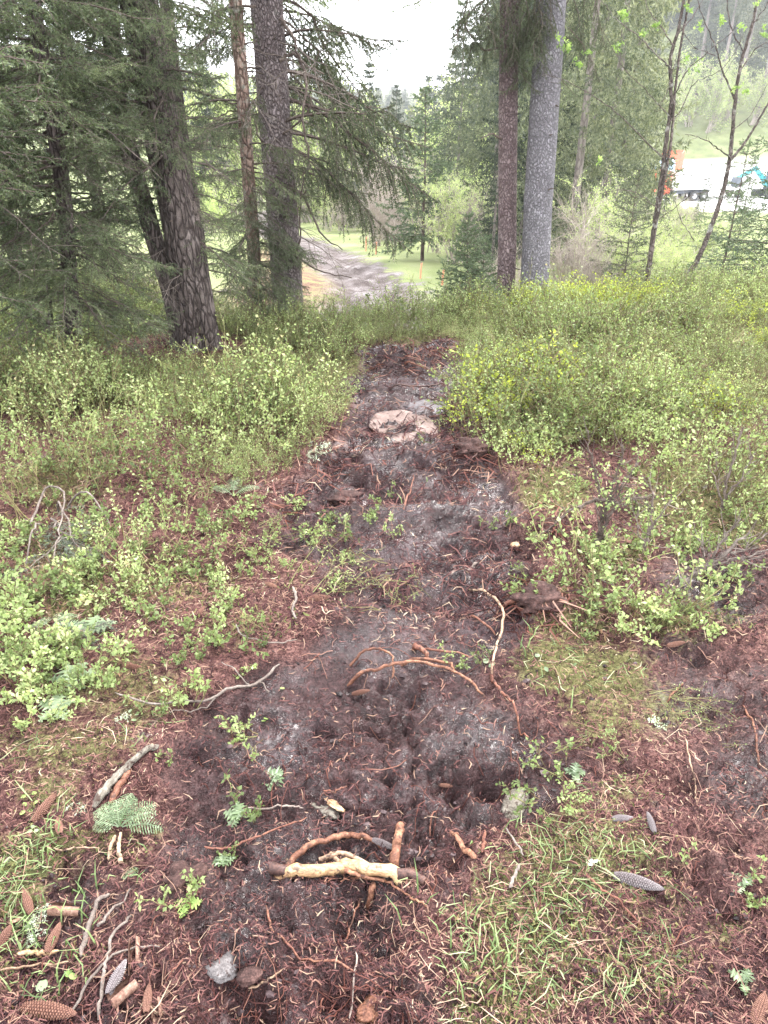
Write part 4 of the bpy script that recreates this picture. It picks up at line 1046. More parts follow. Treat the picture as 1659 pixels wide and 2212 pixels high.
# ------------------------------------------------------------------ bilberry
def bilberry_mesh(seed, h=.34, stems=9, ls=.017, leaves=26, spread=.13, leafm='bilberry'):
    rg = np.random.default_rng(seed); mb = MB(); A = []; B = []
    def grow(p, d, l, r, lv):
        pts = [np.array(p, float)]; dd = np.array(d, float)
        for i in range(4):
            dd = norm(dd + rg.normal(0, .2, 3) + np.array([0, 0, .08])); pts.append(pts[-1] + dd * l / 4)
        tube(mb, pts, np.linspace(r, r * .5, 5), 3, rg.random(), 1, cap=False, rg=rg)
        for i in range(1 if lv else 3, 4): A.append(pts[i]); B.append(pts[i + 1])
        if lv < 2:
            for q in range(3 if lv == 0 else 2):
                i = rg.integers(1 if lv else 2, 5)
                grow(pts[i], norm(norm(pts[i] - pts[i - 1]) + rg.normal(0, .5, 3)), l * (.35 + .3 * rg.random()), r * .7, lv + 1)
    for s_ in range(stems):
        an = rg.random() * 6.28; q = rg.random() ** .5 * spread
        grow((math.cos(an) * q, math.sin(an) * q, -.03), norm(np.array([math.cos(an) * .35, math.sin(an) * .35, 1]) + rg.normal(0, .15, 3)), h * (.5 + .35 * rg.random()), .0022, 0)
    A = np.array(A); B = np.array(B); tot = np.sum(np.linalg.norm(B - A, axis=1))
    needles(mb, A, B, tot / (stems * leaves), ls, ls * .62, None, .2, .55, rg, 0, True)
    return mb.mesh('bilberry_plant', [M[leafm], M['bilberry_stem']])
BB = [bilberry_mesh(400 + i, [.27, .34, .24, .30, .21, .30][i], [11, 12, 10, 10, 10, 9][i], .0155, [34, 40, 34, 20, 38, 14][i], .14) for i in range(6)]
BBY = [bilberry_mesh(420 + i, [.22, .28, .2][i], 10, .017, 26, .15, 'yellow_leaf') for i in range(3)]
BBS = [bilberry_mesh(440 + i, [.14, .18, .12, .16][i], [3, 4, 3, 5][i], .020, [10, 12, 14, 10][i], .04) for i in range(4)]
BTW = [bilberry_mesh(460 + i, [.30, .38][i], 9, .012, 4, .14) for i in range(2)]

def bush_density(px, py, x, y, mud):
    # left mass
    l = np.interp(py, [640, 700, 740, 775, 850, 950, 1050, 1120, 1250], [900, 900, 880, 740, 725, 690, 600, 480, 330])
    d = sst(-60, 30, l - px) * (1 - sst(1040, 1130, py)) 
    d = np.maximum(d, sst(-60, 30, l - px) * .16 * (1 - sst(1180, 1290, py)))
    d = d * np.where(px < 70, sst(840, 700, py) if False else (1 - sst(700, 900, py) * .8), 1)
    r = np.interp(py, [640, 735, 765, 850, 950, 1000, 1080, 1200, 1300, 1400], [900, 880, 985, 1005, 1040, 1080, 1180, 1330, 1330, 1400])
    rd = sst(-20, 50, px - r) * (1 - .82 * sst(960, 1080, py)) * (1 - sst(1260, 1340, py))
    d = np.maximum(d, rd)
    d = d * (1 - .97 * mud)
    gap = fbm(x * 1.3, y * 1.3, 77, 3)
    for (hx_, hy_, hr_) in HUMUS:
        d = d * (1 - .97 * np.exp(-(((x - hx_) ** 2 + (y - hy_ + .1) ** 2) / (hr_ * .75) ** 2) ** 2))
    g2 = fbm(x * 2.6, y * 2.6, 78, 2)
    d = d * (1 - .9 * blob(px, py, [(1300, 1090, 80, 120, 1), (1450, 1230, 110, 50, 1), (1590, 1230, 120, 60, 1)]))
    return d * (.10 + .90 * sst(-.28, .12, gap + .08)) * (.35 + .65 * sst(-.25, .15, g2 + .05))
def clear_trunks(x, y):
    k = np.ones_like(x)
    for (cx, cy, rr_) in ((b1.x, b1.y - .25, .50), (b1.x + .1, b1.y - .5, .35), (b5.x, b5.y, .22), (b7.x, b7.y, .2), (b8.x, b8.y, .16), (b2.x, b2.y, .16), (b1.x + .1, b1.y + .1, .4)):
        k = k * (((x - cx) ** 2 + (y - cy) ** 2) > rr_ ** 2)
    return k
n = 30000
x = R.random(n) * 16 - 8; y = 2.2 + R.random(n) * 8.6
px, py, mud, grn, trk, yd = zones(x, y)
dens = bush_density(px, py, x, y, mud) * clear_trunks(x, y) * (y < 8.2 + 3.5 * sst(1.9, 4.5, -x) + 0.38 * np.clip(x - .2, 0, 4))
patch = fbm(x * .8 + 9, y * .8, 88, 3); vig = np.clip(1 + 1.25 * fbm(x * 1.25, y * 1.25, 66, 3), .45, 1.6)
keep = R.random(n) < dens * .32
x, y, patch, py, px, vig = x[keep], y[keep], patch[keep], py[keep], px[keep], vig[keep]
z = hfull(x, y)
print('bilberry candidates', len(x))
kind_ = np.where((patch > .25) & (px > 1000), 1, 0)
kind_ = np.where((R.random(len(x)) < np.where(px > 1000, .42, .22) + .3 * (fbm(x * 1.7, y * 1.7, 99, 3) > .2)), 2, kind_)
vis = (px > -80) & (px < 1740) & (py < 1350)
order = np.argsort(y)
ind = [i for i in order if vis[i] and kind_[i] == 0][:230]
indset = set(ind)
labs = []
for i in ind:
    side = 'left' if px[i] < 850 else 'right'
    edge = 'at the front edge of' if y[i] < (3.6 if side == 'left' else 3.4) else 'inside'
    zone_ = ('by the left picture edge' if px[i] < 260 else 'below the twin trunked spruce' if px[i] < 520 else 'along the left rim of the strip') if side == 'left' else ('along the right rim of the strip' if px[i] < 1130 else 'below the grey trunk' if px[i] < 1330 else 'below the leaning saplings' if px[i] < 1520 else 'by the right picture edge')
    dep_ = 'nearest row' if py[i] > 1000 else 'second row' if py[i] > 880 else 'middle row' if py[i] > 780 else 'furthest row'
    lab = f'leafy bilberry bush {zone_}, {dep_} of the {side} thicket'
    link('bilberry_bush', BB[R.integers(0, 6)], loc=(x[i], y[i], z[i]), rot=(R.normal(0, .12), R.normal(0, .12), R.random() * 6.28), scale=float(.75 + .45 * R.random()) * float(vig[i]) * (.8 if px[i] < 850 and py[i] > 1080 else 1), label=lab, cat='bush', group=f'bilberry bushes {zone_}, {dep_}')
for kk, pr, nm, lb in ((0, BB, 'bilberry_undergrowth', 'mass of light green bilberry undergrowth either side of the muddy strip'), (1, BBY + BB[:2], 'heath_undergrowth', 'yellow green low heath plants among the bilberries'), (2, BTW + BB[3:4], 'twiggy_undergrowth', 'bare brown bilberry stems between the leafy ones')):
    s_ = [i for i in range(len(x)) if kind_[i] == kk and i not in indset]
    if s_:
        scatter(nm, pr, np.stack([x[s_], y[s_], z[s_]], 1), np.stack([R.normal(0, .15, len(s_)), R.normal(0, .15, len(s_)), R.random(len(s_)) * 6.28], 1), (.7 + .5 * R.random(len(s_))) * vig[s_], lb)
# yellowish dense heath cushion right of the grey trunk
cx = []
for _ in range(130):
    a = P(1240 + R.normal(0, 75), 640, 8.7 + R.normal(0, .45)); cx.append((a.x, a.y, gz(a.x, a.y) + .02))
cx = np.array(cx)
scatter('heath_cushion', BBY, cx, np.stack([np.zeros(len(cx)), np.zeros(len(cx)), R.random(len(cx)) * 6], 1), 1.0 + .6 * R.random(len(cx)), 'dense yellow green heath cushion right of the grey trunk')

for i_, (a, b, sc_) in enumerate([(1062, 935, 1.3), (1105, 965, 1.45), (1145, 995, 1.3), (1048, 885, 1.2), (1112, 905, 1.5), (1165, 945, 1.3), (1030, 850, 1.1), (1090, 850, 1.3), (1130, 1020, 1.1), (120, 1010, 1.2), (200, 1030, 1.3), (290, 1045, 1.25), (380, 1040, 1.3), (470, 1010, 1.25), (560, 985, 1.3), (620, 960, 1.1), (330, 960, 1.4), (520, 930, 1.3)]):
    link('bilberry_bush', BB[i_ % 6], loc=G(a, b), rot=(R.normal(0, .1), R.normal(0, .1), R.random() * 6.28), scale=sc_, label='tall bright bilberry bush crowding the ' + ('right edge of the muddy strip' if a > 850 else 'front of the left thicket'), cat='bush', group='tall bright bilberry bushes at the ' + ('right strip edge' if a > 850 else 'left thicket front'))

# sprigs in the open foreground, left of the strip
SPR = [(400, 1530, 1.1, 'pale green'), (250, 1290, 1, 'leafy'), (330, 1250, .9, 'leafy'), (60, 1330, 1.4, 'tall leafy'), (120, 1300, 1.4, 'tall leafy'), (20, 1400, 1.3, 'broad leaved'), (60, 1450, 1.2, 'broad leaved'), (190, 1320, 1.1, 'leafy'),
       (270, 1420, 1, 'leafy'), (385, 1370, .9, 'leafy'), (440, 1390, .9, 'pale green'), (430, 1440, .8, 'small'), (470, 1320, .9, 'leafy'), (480, 1280, .8, 'leafy'), (520, 1250, .9, 'leafy'), (560, 1100, .8, 'small'), (640, 1105, .8, 'small'), (680, 1180, 1.0, 'upright'),
       (745, 1210, .8, 'thin'), (740, 1270, .8, 'thin'), (975, 1450, .7, 'bright three leaved'), (1050, 1440, .5, 'single'), (30, 1520, 1.1, 'leafy'), (110, 1400, 1.1, 'leafy'), (330, 1560, .8, 'sparse'), (370, 1640, .6, 'tiny'), (600, 1240, .6, 'small'), (230, 1500, .8, 'leafy'),
       (1240, 1680, .9, 'dark green'), (1300, 1280, .9, 'bright'), (1380, 1320, .9, 'bright'), (1240, 1200, 1.2, 'bushy'), (1460, 1330, .8, 'bright'), (1610, 1260, .9, 'thin'), (1230, 1760, .7, 'low'), (1600, 1930, .7, 'low'), (470, 1870, .6, 'limp'), (410, 1960, .8, 'limp rosette'), (520, 1780, .9, 'limp grey green'), (40, 1190, 1, 'leafy'), (150, 1100, 1.2, 'leafy'), (560, 1010, 1.1, 'tall'), (420, 1150, 1, 'leafy'), (350, 1120, 1.1, 'leafy')]
def sprig_label(a, b, w):
    hz = 'far left' if a < 160 else 'left' if a < 520 else 'middle' if a < 1120 else 'right'
    vt = 'bottom' if b > 1850 else 'lower' if b > 1550 else 'centre' if b > 1290 else 'upper'
    return hz, vt
cnt = {}
for (a, b, s, w) in SPR:
    g = G(a, b); hz, vt = sprig_label(a, b, w)
    link('bilberry_sprig', BBS[R.integers(0, 4)], loc=g, rot=(R.normal(0, .2), R.normal(0, .2), R.random() * 6), scale=s * .85, label=f'{w} bilberry sprig in the litter, {hz} part of the {vt} ground', cat='sprig', group='low sprigs around the muddy strip')

# more low sprigs in the open litter
q_ = 0
for _ in range(6000):
    a = R.uniform(-40, 1700); b = R.uniform(1020, 1640)
    w = float(blob(np.array([a]), np.array([b]), [(120, 1180, 260, 110, 1), (420, 1180, 160, 70, .8), (90, 1420, 170, 150, 1), (420, 1360, 150, 90, .5), (1400, 1180, 230, 110, .8), (1350, 1330, 160, 60, .5), (1620, 1080, 100, 80, .8), (820, 1130, 100, 40, .35)])[0])
    if R.random() > w * .5: continue
    g = G(a, b); q_ += 1
    if q_ > 170: break
    sd2 = 'left' if a < 850 else 'right'; nf = 'nearer' if b > 1280 else 'further'
    link('bilberry_sprig', BBS[R.integers(0, 4)], loc=g, rot=(R.normal(0, .3), R.normal(0, .3), R.random() * 6), scale=float(R.uniform(.5, 1.0)), label=f'small leafy sprig among the {nf} litter on the {sd2} of the strip', cat='sprig', group=f'small leafy sprigs, {nf} litter, {sd2} of the strip')

# ------------------------------------------------------------------ loose stuff on the floor
def palette_pick(n, w=None):
    return R.random(n)
def slivers(name, n, y0, y1, prob, lmin, lmax, wd, mat, label, curve=.2, pw=2.0, tilt=.25, lift=.003, grow=.22, trnd=None):
    x, y = ground_samples(n, y0, y1, pw=pw)
    px, py, mud, grn, trk, yd = zones(x, y)
    k = R.random(n) < prob(px, py, mud, grn, x, y)
    x, y = x[k], y[k]; m = len(x); z = hfull(x, y)
    sc = 1 + grow * np.maximum(y - 1.2, 0)
    l = (lmin + (lmax - lmin) * R.random(m) ** 2) * sc ** .6; a = R.random(m) * 6.28; t = R.normal(0, tilt, m)
    d = np.stack([np.cos(a) * np.cos(t), np.sin(a) * np.cos(t), np.sin(t)], 1); s_ = np.stack([-np.sin(a), np.cos(a), R.normal(0, .3, m)], 1)
    w_ = (wd * (.6 + .8 * R.random(m)) * sc)[:, None]
    c = np.stack([x, y, z + lift + np.abs(np.sin(t)) * l * .45], 1)
    e0 = c - d * l[:, None] * .5; e1 = c + d * l[:, None] * .5; mid = c + s_ * (R.normal(0, curve, m) * l)[:, None] + np.array([0, 0, 1]) * (R.random(m) * .1 * l)[:, None]
    v = np.stack([e0 - s_ * w_ * .3, e0 + s_ * w_ * .3, mid + s_ * w_ * .5, mid - s_ * w_ * .5, e1 + s_ * w_ * .15, e1 - s_ * w_ * .15], 1).reshape(-1, 3)
    b = np.arange(m)[:, None] * 6
    f = np.concatenate([b + np.array([[0, 1, 2, 3]]), b + np.array([[3, 2, 4, 5]])])
    mb = MB(); tn = R.random(m) if trnd is None else np.clip(trnd(m), 0, 1); mb.add(v, f, np.repeat(tn, 6))
    return link(name, mb.mesh(name, [M[mat]]), kind='stuff', label=label)
slivers('needle_litter', 155000, .55, 9, lambda px, py, mud, grn, x, y: .95 * (1 - .82 * mud) * (1 - .45 * grn), .008, .035, .0026, 'litter', 'brown spruce needles and twig bits covering the forest floor', trnd=lambda m: R.normal(.48, .32, m))
slivers('mud_fibres', 70000, .55, 9, lambda px, py, mud, grn, x, y: .9 * mud * sst(-.35, .3, fbm(x * 4, y * 4, 113, 3)), .008, .035, .0022, 'litter', 'dark fibres and bark bits pressed in the mud', grow=.4, trnd=lambda m: R.normal(.36, .26, m))
slivers('strip_fibres', 60000, 2.4, 8.6, lambda px, py, mud, grn, x, y: .75 * mud * sst(-.3, .35, fbm(x * 5, y * 5, 35, 3)), .02, .08, .0030, 'litter', 'brown fibres, root bits and bark shreds on the far part of the strip', pw=1.2, grow=.45, tilt=.35, lift=.008, trnd=lambda m: R.normal(.30, .25, m))
slivers('moss', 60000, 2.2, 8.8, lambda px, py, mud, grn, x, y: np.clip(grn * 1.3 - .1, 0, 1) * .9 * (1 - mud), .012, .030, .0050, 'moss', 'olive moss and grass between the bilberry plants', .3, pw=1.1, tilt=.9, lift=.006)
slivers('needle_litter', 75000, 2.2, 8.8, lambda px, py, mud, grn, x, y: .9 * (1 - .7 * mud) * (1 - .6 * grn), .015, .045, .0030, 'litter', 'brown litter between the plants further back', pw=1.2, tilt=.4, trnd=lambda m: R.normal(.55, .3, m))
slivers('grass', 52000, .55, 8, lambda px, py, mud, grn, x, y: np.clip(grn * 1.0 - .25, 0, 1) * .8 * (y < 6) * sst(-.1, .35, fbm(x * 4, y * 4, 91, 3) + .1), .025, .085, .0023, 'grass', 'torn pale green grass blades lying on the moss', .22, tilt=.35)
slivers('moss', 75000, .55, 8, lambda px, py, mud, grn, x, y: np.clip(grn * 1.2 - .2, 0, 1) * .9, .006, .020, .0040, 'moss', 'olive and yellow moss on the ground', .3, tilt=.9, lift=.004)
slivers('dry_grass', 4200, .6, 9, lambda px, py, mud, grn, x, y: .6 * (1 - mud) * (py > 1050), .04, .12, .0015, 'litter', 'long straw coloured stalks lying across the litter', .18, tilt=.15, lift=.008, trnd=lambda m: R.normal(.84, .12, m))
def upright_grass():
    n = 16000; x, y = ground_samples(n, .6, 8)
    px, py, mud, grn, trk, yd = zones(x, y)
    pb = blob(px, py, [(40, 1880, 150, 120, 1), (130, 1850, 150, 60, .8), (250, 1880, 60, 60, .6), (1090, 1830, 90, 60, .7), (1000, 1960, 90, 70, .7), (1100, 2110, 110, 90, .8), (60, 2010, 120, 90, .5), (1430, 1300, 150, 60, .4), (1190, 1440, 150, 60, .5), (1620, 1120, 80, 60, .8), (140, 1060, 120, 80, .5), (1180, 1080, 60, 50, .7), (900, 1070, 90, 30, .3)])
    k = R.random(n) < pb * sst(-.2, .3, fbm(x * 6, y * 6, 93, 3) + .05); x, y = x[k], y[k]; m = len(x); z = hfull(x, y)
    a = R.random(m) * 6.28; h = .018 + .04 * R.random(m); w_ = .0016 * (1 + .3 * y)
    out = np.stack([np.cos(a), np.sin(a), 0 * a], 1); sd_ = np.stack([-np.sin(a), np.cos(a), 0 * a], 1) * w_[:, None]
    b0 = np.stack([x, y, z - .003], 1); b1_ = b0 + out * (h * .3)[:, None] + np.array([0, 0, 1]) * (h * .8)[:, None]; b2_ = b0 + out * (h * 1.0)[:, None] + np.array([0, 0, 1]) * (h * (.9 + .3 * R.random(m)))[:, None]
    v = np.stack([b0 - sd_, b0 + sd_, b1_ + sd_ * .8, b1_ - sd_ * .8, b2_ + sd_ * .15, b2_ - sd_ * .15], 1).reshape(-1, 3)
    b = np.arange(m)[:, None] * 6; f = np.concatenate([b + np.array([[0, 1, 2, 3]]), b + np.array([[3, 2, 4, 5]])])
    mb = MB(); mb.add(v, f, np.repeat(.25 + .6 * R.random(m), 6)); link('grass', mb.mesh('grass', [M['grass']]), kind='stuff', label='short fresh grass growing in tufts on the moss')
upright_grass()

def rootlets():
    mb = MB(); n = 6000; x, y = ground_samples(n, .55, 8.5)
    px, py, mud, grn, trk, yd = zones(x, y)
    k = R.random(n) < (.25 + .75 * mud) * (1 - .6 * grn) * sst(-.25, .35, fbm(x * 3.1, y * 3.1, 111, 3)) ; x, y = x[k], y[k]
    m = len(x); segs = 6; l = (.03 + .13 * R.random(m) ** 2) * (1 + .12 * y); a = R.random(m) * 6.28; cur = R.normal(0, .5, m)
    P_ = np.zeros((m, segs, 3)); P_[:, 0, 0] = x; P_[:, 0, 1] = y
    for s_ in range(1, segs):
        a = a + cur * .35 + R.normal(0, .25, m)
        P_[:, s_, 0] = P_[:, s_ - 1, 0] + np.cos(a) * l / segs; P_[:, s_, 1] = P_[:, s_ - 1, 1] + np.sin(a) * l / segs
    P_[..., 2] = hfull(P_[..., 0].ravel(), P_[..., 1].ravel()).reshape(m, segs) + .003 + .012 * R.random((m, 1)) * np.sin(np.linspace(0, math.pi, segs))[None]
    r = (.0007 + .0012 * R.random(m) ** 3) * (1 + .25 * np.maximum(P_[:, 0, 1] - 1, 0))
    t = norm(np.gradient(P_, axis=1)); u = norm(np.cross(t, np.array([0, 0, 1.0]))); w_ = np.cross(u, t)
    V = np.stack([P_ + u * r[:, None, None], P_ + w_ * (r * 1.2)[:, None, None], P_ - u * r[:, None, None]], 2)  # m,segs,3,3
    b = (np.arange(m)[:, None, None] * segs + np.arange(segs - 1)[None, :, None]) * 3; j = np.arange(3)[None, None, :]; j2 = (j + 1) % 3
    f = np.stack([b + j, b + j2, b + 3 + j2, b + 3 + j], -1).reshape(-1, 4)
    mb.add(V.reshape(-1, 3), f, np.repeat(R.random(m), segs * 3))
    link('fine_roots', mb.mesh('fine_roots', [M['rootlet']]), kind='stuff', label='thin red brown rootlets torn out across the mud')
rootlets()
def crumbs():
    ico = bpy.data.meshes.new('t'); import bmesh
    bm = bmesh.new(); bmesh.ops.create_icosphere(bm, subdivisions=1, radius=1); vs = np.array([v.co[:] for v in bm.verts]); fs = np.array([[v.index for v in f.verts] for f in bm.faces]); bm.free()
    n = 9000; x, y = ground_samples(n, .55, 9)
    px, py, mud, grn, trk, yd = zones(x, y)
    k = R.random(n) < (.15 + .8 * mud) * sst(-.3, .3, fbm(x * 3, y * 3, 97, 3)); x, y = x[k], y[k]; m = len(x)
    s_ = (.0025 + .0055 * R.random(m) ** 3) * (1 + .2 * np.maximum(y - 1, 0))
    z = hfull(x, y) + s_ * .25
    v = vs[None] * (1 + 1.1 * (R.random((m, len(vs), 1)) - .5)) * s_[:, None, None] * np.array([1.2, 1, .75]) + np.stack([x, y, z], 1)[:, None]
    f = (fs[None] + (np.arange(m) * len(vs))[:, None, None]).reshape(-1, 3)
    mb = MB(); mb.add(v.reshape(-1, 3), f, np.repeat(R.random(m), len(vs))); link('peat_crumbs', mb.mesh('peat_crumbs', [M['crumb']], False), kind='stuff', label='dark crumbs and clods of wet peat on the strip')
crumbs()

# ------------------------------------------------------------------ cones
def cone_mesh(seed, mat, Lc=.13, Rc=.021):
    rg = np.random.default_rng(seed); nu, nv = 60, 110
    t = np.linspace(0, 1, nv); a = np.arange(nu) / nu * 2 * math.pi
    prof = np.sin(np.clip(t * .93 + .07, 0, 1) * math.pi) ** .55 * (1 - .28 * t)
    T, A_ = np.meshgrid(t, a, indexing='ij')
    u = A_ / (2 * math.pi) * 8; w = T * 20
    p = (w + (np.floor(u * 2) % 2) * .5); fp = p - np.floor(p); fu = np.abs((u * 2) % 1 - .5) * 2
    sc = np.clip(1.25 * fp - .9 * fu ** 2 * fp, -.2, 1)
    r = Rc * prof[:, None] * (1 + .30 * (sc - .5) + .04 * rg.normal(size=T.shape) * .4)
    v = np.stack([T * Lc - Lc / 2, r * np.cos(A_), r * np.sin(A_)], -1).reshape(-1, 3)
    v[:, 2] += .006 * np.sin(v[:, 0] / Lc * 3)
    i = np.arange(nv - 1)[:, None] * nu; j = np.arange(nu)[None]; j2 = (j + 1) % nu
    f = np.stack([i + j, i + j2, i + nu + j2, i + nu + j], -1).reshape(-1, 4)
    mb = MB(); mb.add(v, f, np.clip(sc, 0, 1).ravel() * .5 + .2 + .15 * rg.random(sc.size)); return mb.mesh('spruce_cone', [M[mat]], False)
M['cone'] = leafmat('cone_scales', [(0, (.018, .008, .007)), (.4, (.075, .035, .026)), (.75, (.19, .10, .07)), (1, (.34, .22, .16))], 0, .55, .15)
M['cone_wet'] = leafmat('wet_cone_scales', [(0, (.012, .009, .009)), (.4, (.05, .038, .037)), (.75, (.12, .095, .095)), (1, (.24, .2, .2))], 0, .35, .1, spec=.6)
CN = [cone_mesh(1, 'cone'), cone_mesh(2, 'cone_wet')]
for (a, b, ang, s, m_, lab) in [
 (100, 1750, 68, 1.0, 0, 'long reddish brown spruce cone lying upright in the litter, left of the uprooted fern'),
 (128, 1788, 120, .62, 0, 'small brown spruce cone touching the long reddish one'),
 (110, 2192, -10, 1.15, 0, 'biggest orange brown spruce cone at the bottom left corner'),
 (1405, 1780, 95, .62, 1, 'short dark wet cone standing by the dark hollow on the right'),
 (1345, 1772, 15, .6, 1, 'short dark cone half sunk left of the short wet one'),
 (1378, 1914, -18, 1.15, 1, 'long wet dark grey spruce cone on the mossy ground at right'),
 (832, 1828, -15, .7, 1, 'pale grey cone wedged behind the yellow debarked root'),
 (292, 1446, 5, .75, 0, 'dark brown cone in the litter left of the grey forked twig'),
 (780, 1499, 0, .62, 0, 'orange brown cone under the pair of orange roots'),
 (435, 1325, 85, .7, 0, 'upright light brown cone among sprigs on the left'),
 (690, 1298, 20, .9, 0, 'faded cone lying left of the muddy strip centre'),
 (598, 1098, 15, .8, 0, 'faded cone at the foot of the left bilberry edge'),
 (590, 1270, -30, .7, 0, 'brown cone lying among twigs left of the strip'),
 (60, 1950, 130, .7, 0, 'dark brown cone beside the pale lichen tuft'),
 (118, 2030, 95, .75, 0, 'reddish cone lying under the curled bark'),
 (320, 2160, 100, .6, 0, 'small cone with open scales near the bottom bark tube'),
 (1460, 1395, 8, .7, 0, 'washed pinkish cone in the mud puddle at right'),
 (1358, 1172, 70, .85, 0, 'red brown cone below the bent shrub'),
 (255, 2115, 80, .8, 1, 'grey green open cone between the twigs at bottom left'),
 (1640, 2185, 50, .9, 0, 'pale brown cone at the bottom right corner'),
 (965, 1700, -10, .45, 0, 'broken pinkish cone piece in the peat above the mossy bark'),
 (5, 2040, 80, .8, 0, 'pinkish cone cut by the left edge')]:
    s *= .78; g = G(a, b, .016 * s); link('spruce_cone', CN[m_], loc=g, rot=(R.random() * 6, R.normal(0, .08), rad(ang)), scale=(s, s * R.uniform(.8, 1), s * R.uniform(.8, 1)), label=lab, cat='cone')

# ------------------------------------------------------------------ roots, sticks and wood pieces
def D(a, b): return (a, b)
root = lay('debarked_root', 'thick pale yellow debarked root lying across the pit near the camera', [(592, 1886), (640, 1894), (700, 1892), (750, 1884), (800, 1890), (850, 1898), (878, 1902)], .018, .020, 'debarked', .016, 'root', 14, .03, sm=8, kids=None)
for (ln, r_, m_) in [([(585, 1884), (615, 1889), (640, 1893)], .015, 'root_dark'), ([(858, 1900), (890, 1903), (918, 1908)], .015, 'root_dark'), ([(690, 1872), (740, 1868), (790, 1872), (840, 1884)], .007, 'root_pale'), ([(745, 1898), (775, 1908), (830, 1912)], .006, 'root_orange'), ([(715, 1866), (735, 1880), (760, 1896)], .006, 'root_pale')]:
    kp = smooth_path([G(a, b) for a, b in ln], 6, .001); kp[:, 2] = np.mean(hfull(kp[:, 0], kp[:, 1])) + (.018 if r_ > .01 else .032)
    mb = MB(); tube(mb, kp - np.array(root.location), np.linspace(r_, r_ * .6, len(kp)), 10, bump=.18); link('bark_strip', mb.mesh('bark_strip', [M[m_]], True), root)
for _ in range(34):
    c = np.array(G(float(R.uniform(590, 910)), float(R.uniform(1868, 1915)), .012)); d = norm(R.normal(size=3) * [1, .8, .5]); l = R.uniform(.01, .045)
    mb = MB(); tube(mb, [c - np.array(root.location), c + d * l * .5 - np.array(root.location) + R.normal(0, .003, 3), c + d * l - np.array(root.location)], [.0022, .0016, .0007], 4); link('torn_rootlet', mb.mesh('torn_rootlet', [M['root_red']]), root)
lay('bent_root', 'orange brown bent root behind the debarked root', [(610, 1876), (650, 1848), (700, 1828), (745, 1818), (790, 1822), (840, 1838)], .011, .008, 'root_orange', .012, 'root', 9, sm=4)
lay('broken_root', 'short dark upright broken root with orange split end', [(848, 1885), (856, 1850), (862, 1815), (866, 1780)], .016, .013, 'root_orange', .02, 'root', 9, .15)
lay('root_stub', 'short split root stub sticking out below the debarked root', [(795, 1965), (803, 1935), (808, 1912)], .010, .009, 'root_orange', .01, 'root', 8)
lay('curved_root', 'thin orange root curling from under the debarked root to the right', [(752, 1893), (790, 1905), (830, 1905), (870, 1925), (905, 1950), (925, 1962)], .0045, .003, 'root_orange', .006, 'root')
lay('wood_splinter', 'orange wood splinter standing alone right of the broken root', [(972, 1800), (990, 1822), (1010, 1845), (1025, 1862)], .007, .010, 'root_orange', .008, 'splinter', 7, .1)
lay('wood_splinter', 'dark red splinter close left of the mossy bark chunk', [(1048, 1795), (1044, 1830), (1040, 1848)], .006, .006, 'root_red', .006, 'splinter')
lay('orange_root', 'long orange root crossing the strip at its middle, lower of two', [(748, 1478), (800, 1465), (860, 1452), (920, 1452), (975, 1468), (1020, 1490), (1055, 1505)], .0085, .005, 'root_orange', .02, 'root', 8, arch=.02)
lay('orange_root', 'shorter orange root crossing above the long one', [(862, 1434), (910, 1432), (960, 1440), (985, 1452)], .008, .006, 'root_orange', .018, 'root', 8)
lay('hooked_root', 'brown root arching to a hook at the left of the orange pair', [(752, 1437), (790, 1422), (825, 1424), (848, 1436), (848, 1465)], .0065, .004, 'root_orange', .02, 'root', 8, arch=.02)
lay('snaking_root', 'long pale bare root snaking down the right side of the strip', [(1005, 1265), (1045, 1290), (1075, 1320), (1086, 1350), (1075, 1400), (1064, 1440), (1060, 1472)], .007, .0055, 'root_pale', .022, 'root', 8, arch=.02, kids=[('lower_end', [(1060, 1470), (1085, 1510), (1115, 1560), (1140, 1606)], .0055, 'root_red')])
lay('red_root', 'straight red brown root left of the snaking pale one', [(1010, 1330), (1040, 1350), (1072, 1372)], .006, .005, 'root_red', .012, 'root')
lay('red_root', 'pair of dull red roots above the orange roots', [(905, 1405), (960, 1412), (1020, 1418)], .006, .004, 'root_red', .012, 'root')
lay('red_root', 'stubby red root knot at the middle of the strip', [(890, 1400), (912, 1412), (925, 1425)], .013, .008, 'root_red', .012, 'root')
lay('peat_root', 'red brown root end poking out of the upturned peat lump', [(1085, 1312), (1110, 1308), (1130, 1296)], .012, .015, 'root_red', .01, 'root')
lay('grey_stick', 'short grey stick lying at the top of the snaking root', [(975, 1245), (1005, 1232), (1030, 1215)], .012, .010, 'twig', .012)
lay('dark_stick', 'thin dark stick above the snaking root', [(950, 1238), (1010, 1215), (1060, 1200)], .004, .003, 'root_dark', .02)
lay('right_root', 'thin orange root in the dark mud at right', [(1440, 1516), (1458, 1500), (1478, 1474)], .005, .004, 'root_orange', .01, 'root')
lay('right_root', 'long thin orange root hanging down near the right edge', [(1608, 1515), (1622, 1560), (1634, 1600), (1640, 1660)], .0045, .0035, 'root_orange', .01, 'root')
lay('forked_twig', 'grey forked twig lying in the litter left of the strip', [(250, 1508), (330, 1530), (400, 1520), (470, 1512), (540, 1490), (605, 1438)], .004, .0065, 'deadtwig', .014, kids=[('side_twig', [(560, 1478), (580, 1505), (578, 1500)], .003, 'deadtwig'), ('side_twig', [(470, 1512), (420, 1545), (370, 1550)], .003, 'deadtwig'), ('side_twig', [(540, 1490), (520, 1470), (480, 1440)], .003, 'deadtwig')])
lay('bent_twig', 'pale bent twig on the left litter, above the forked one', [(510, 1355), (530, 1380), (600, 1395), (640, 1390)], .004, .003, 'deadtwig', .012)
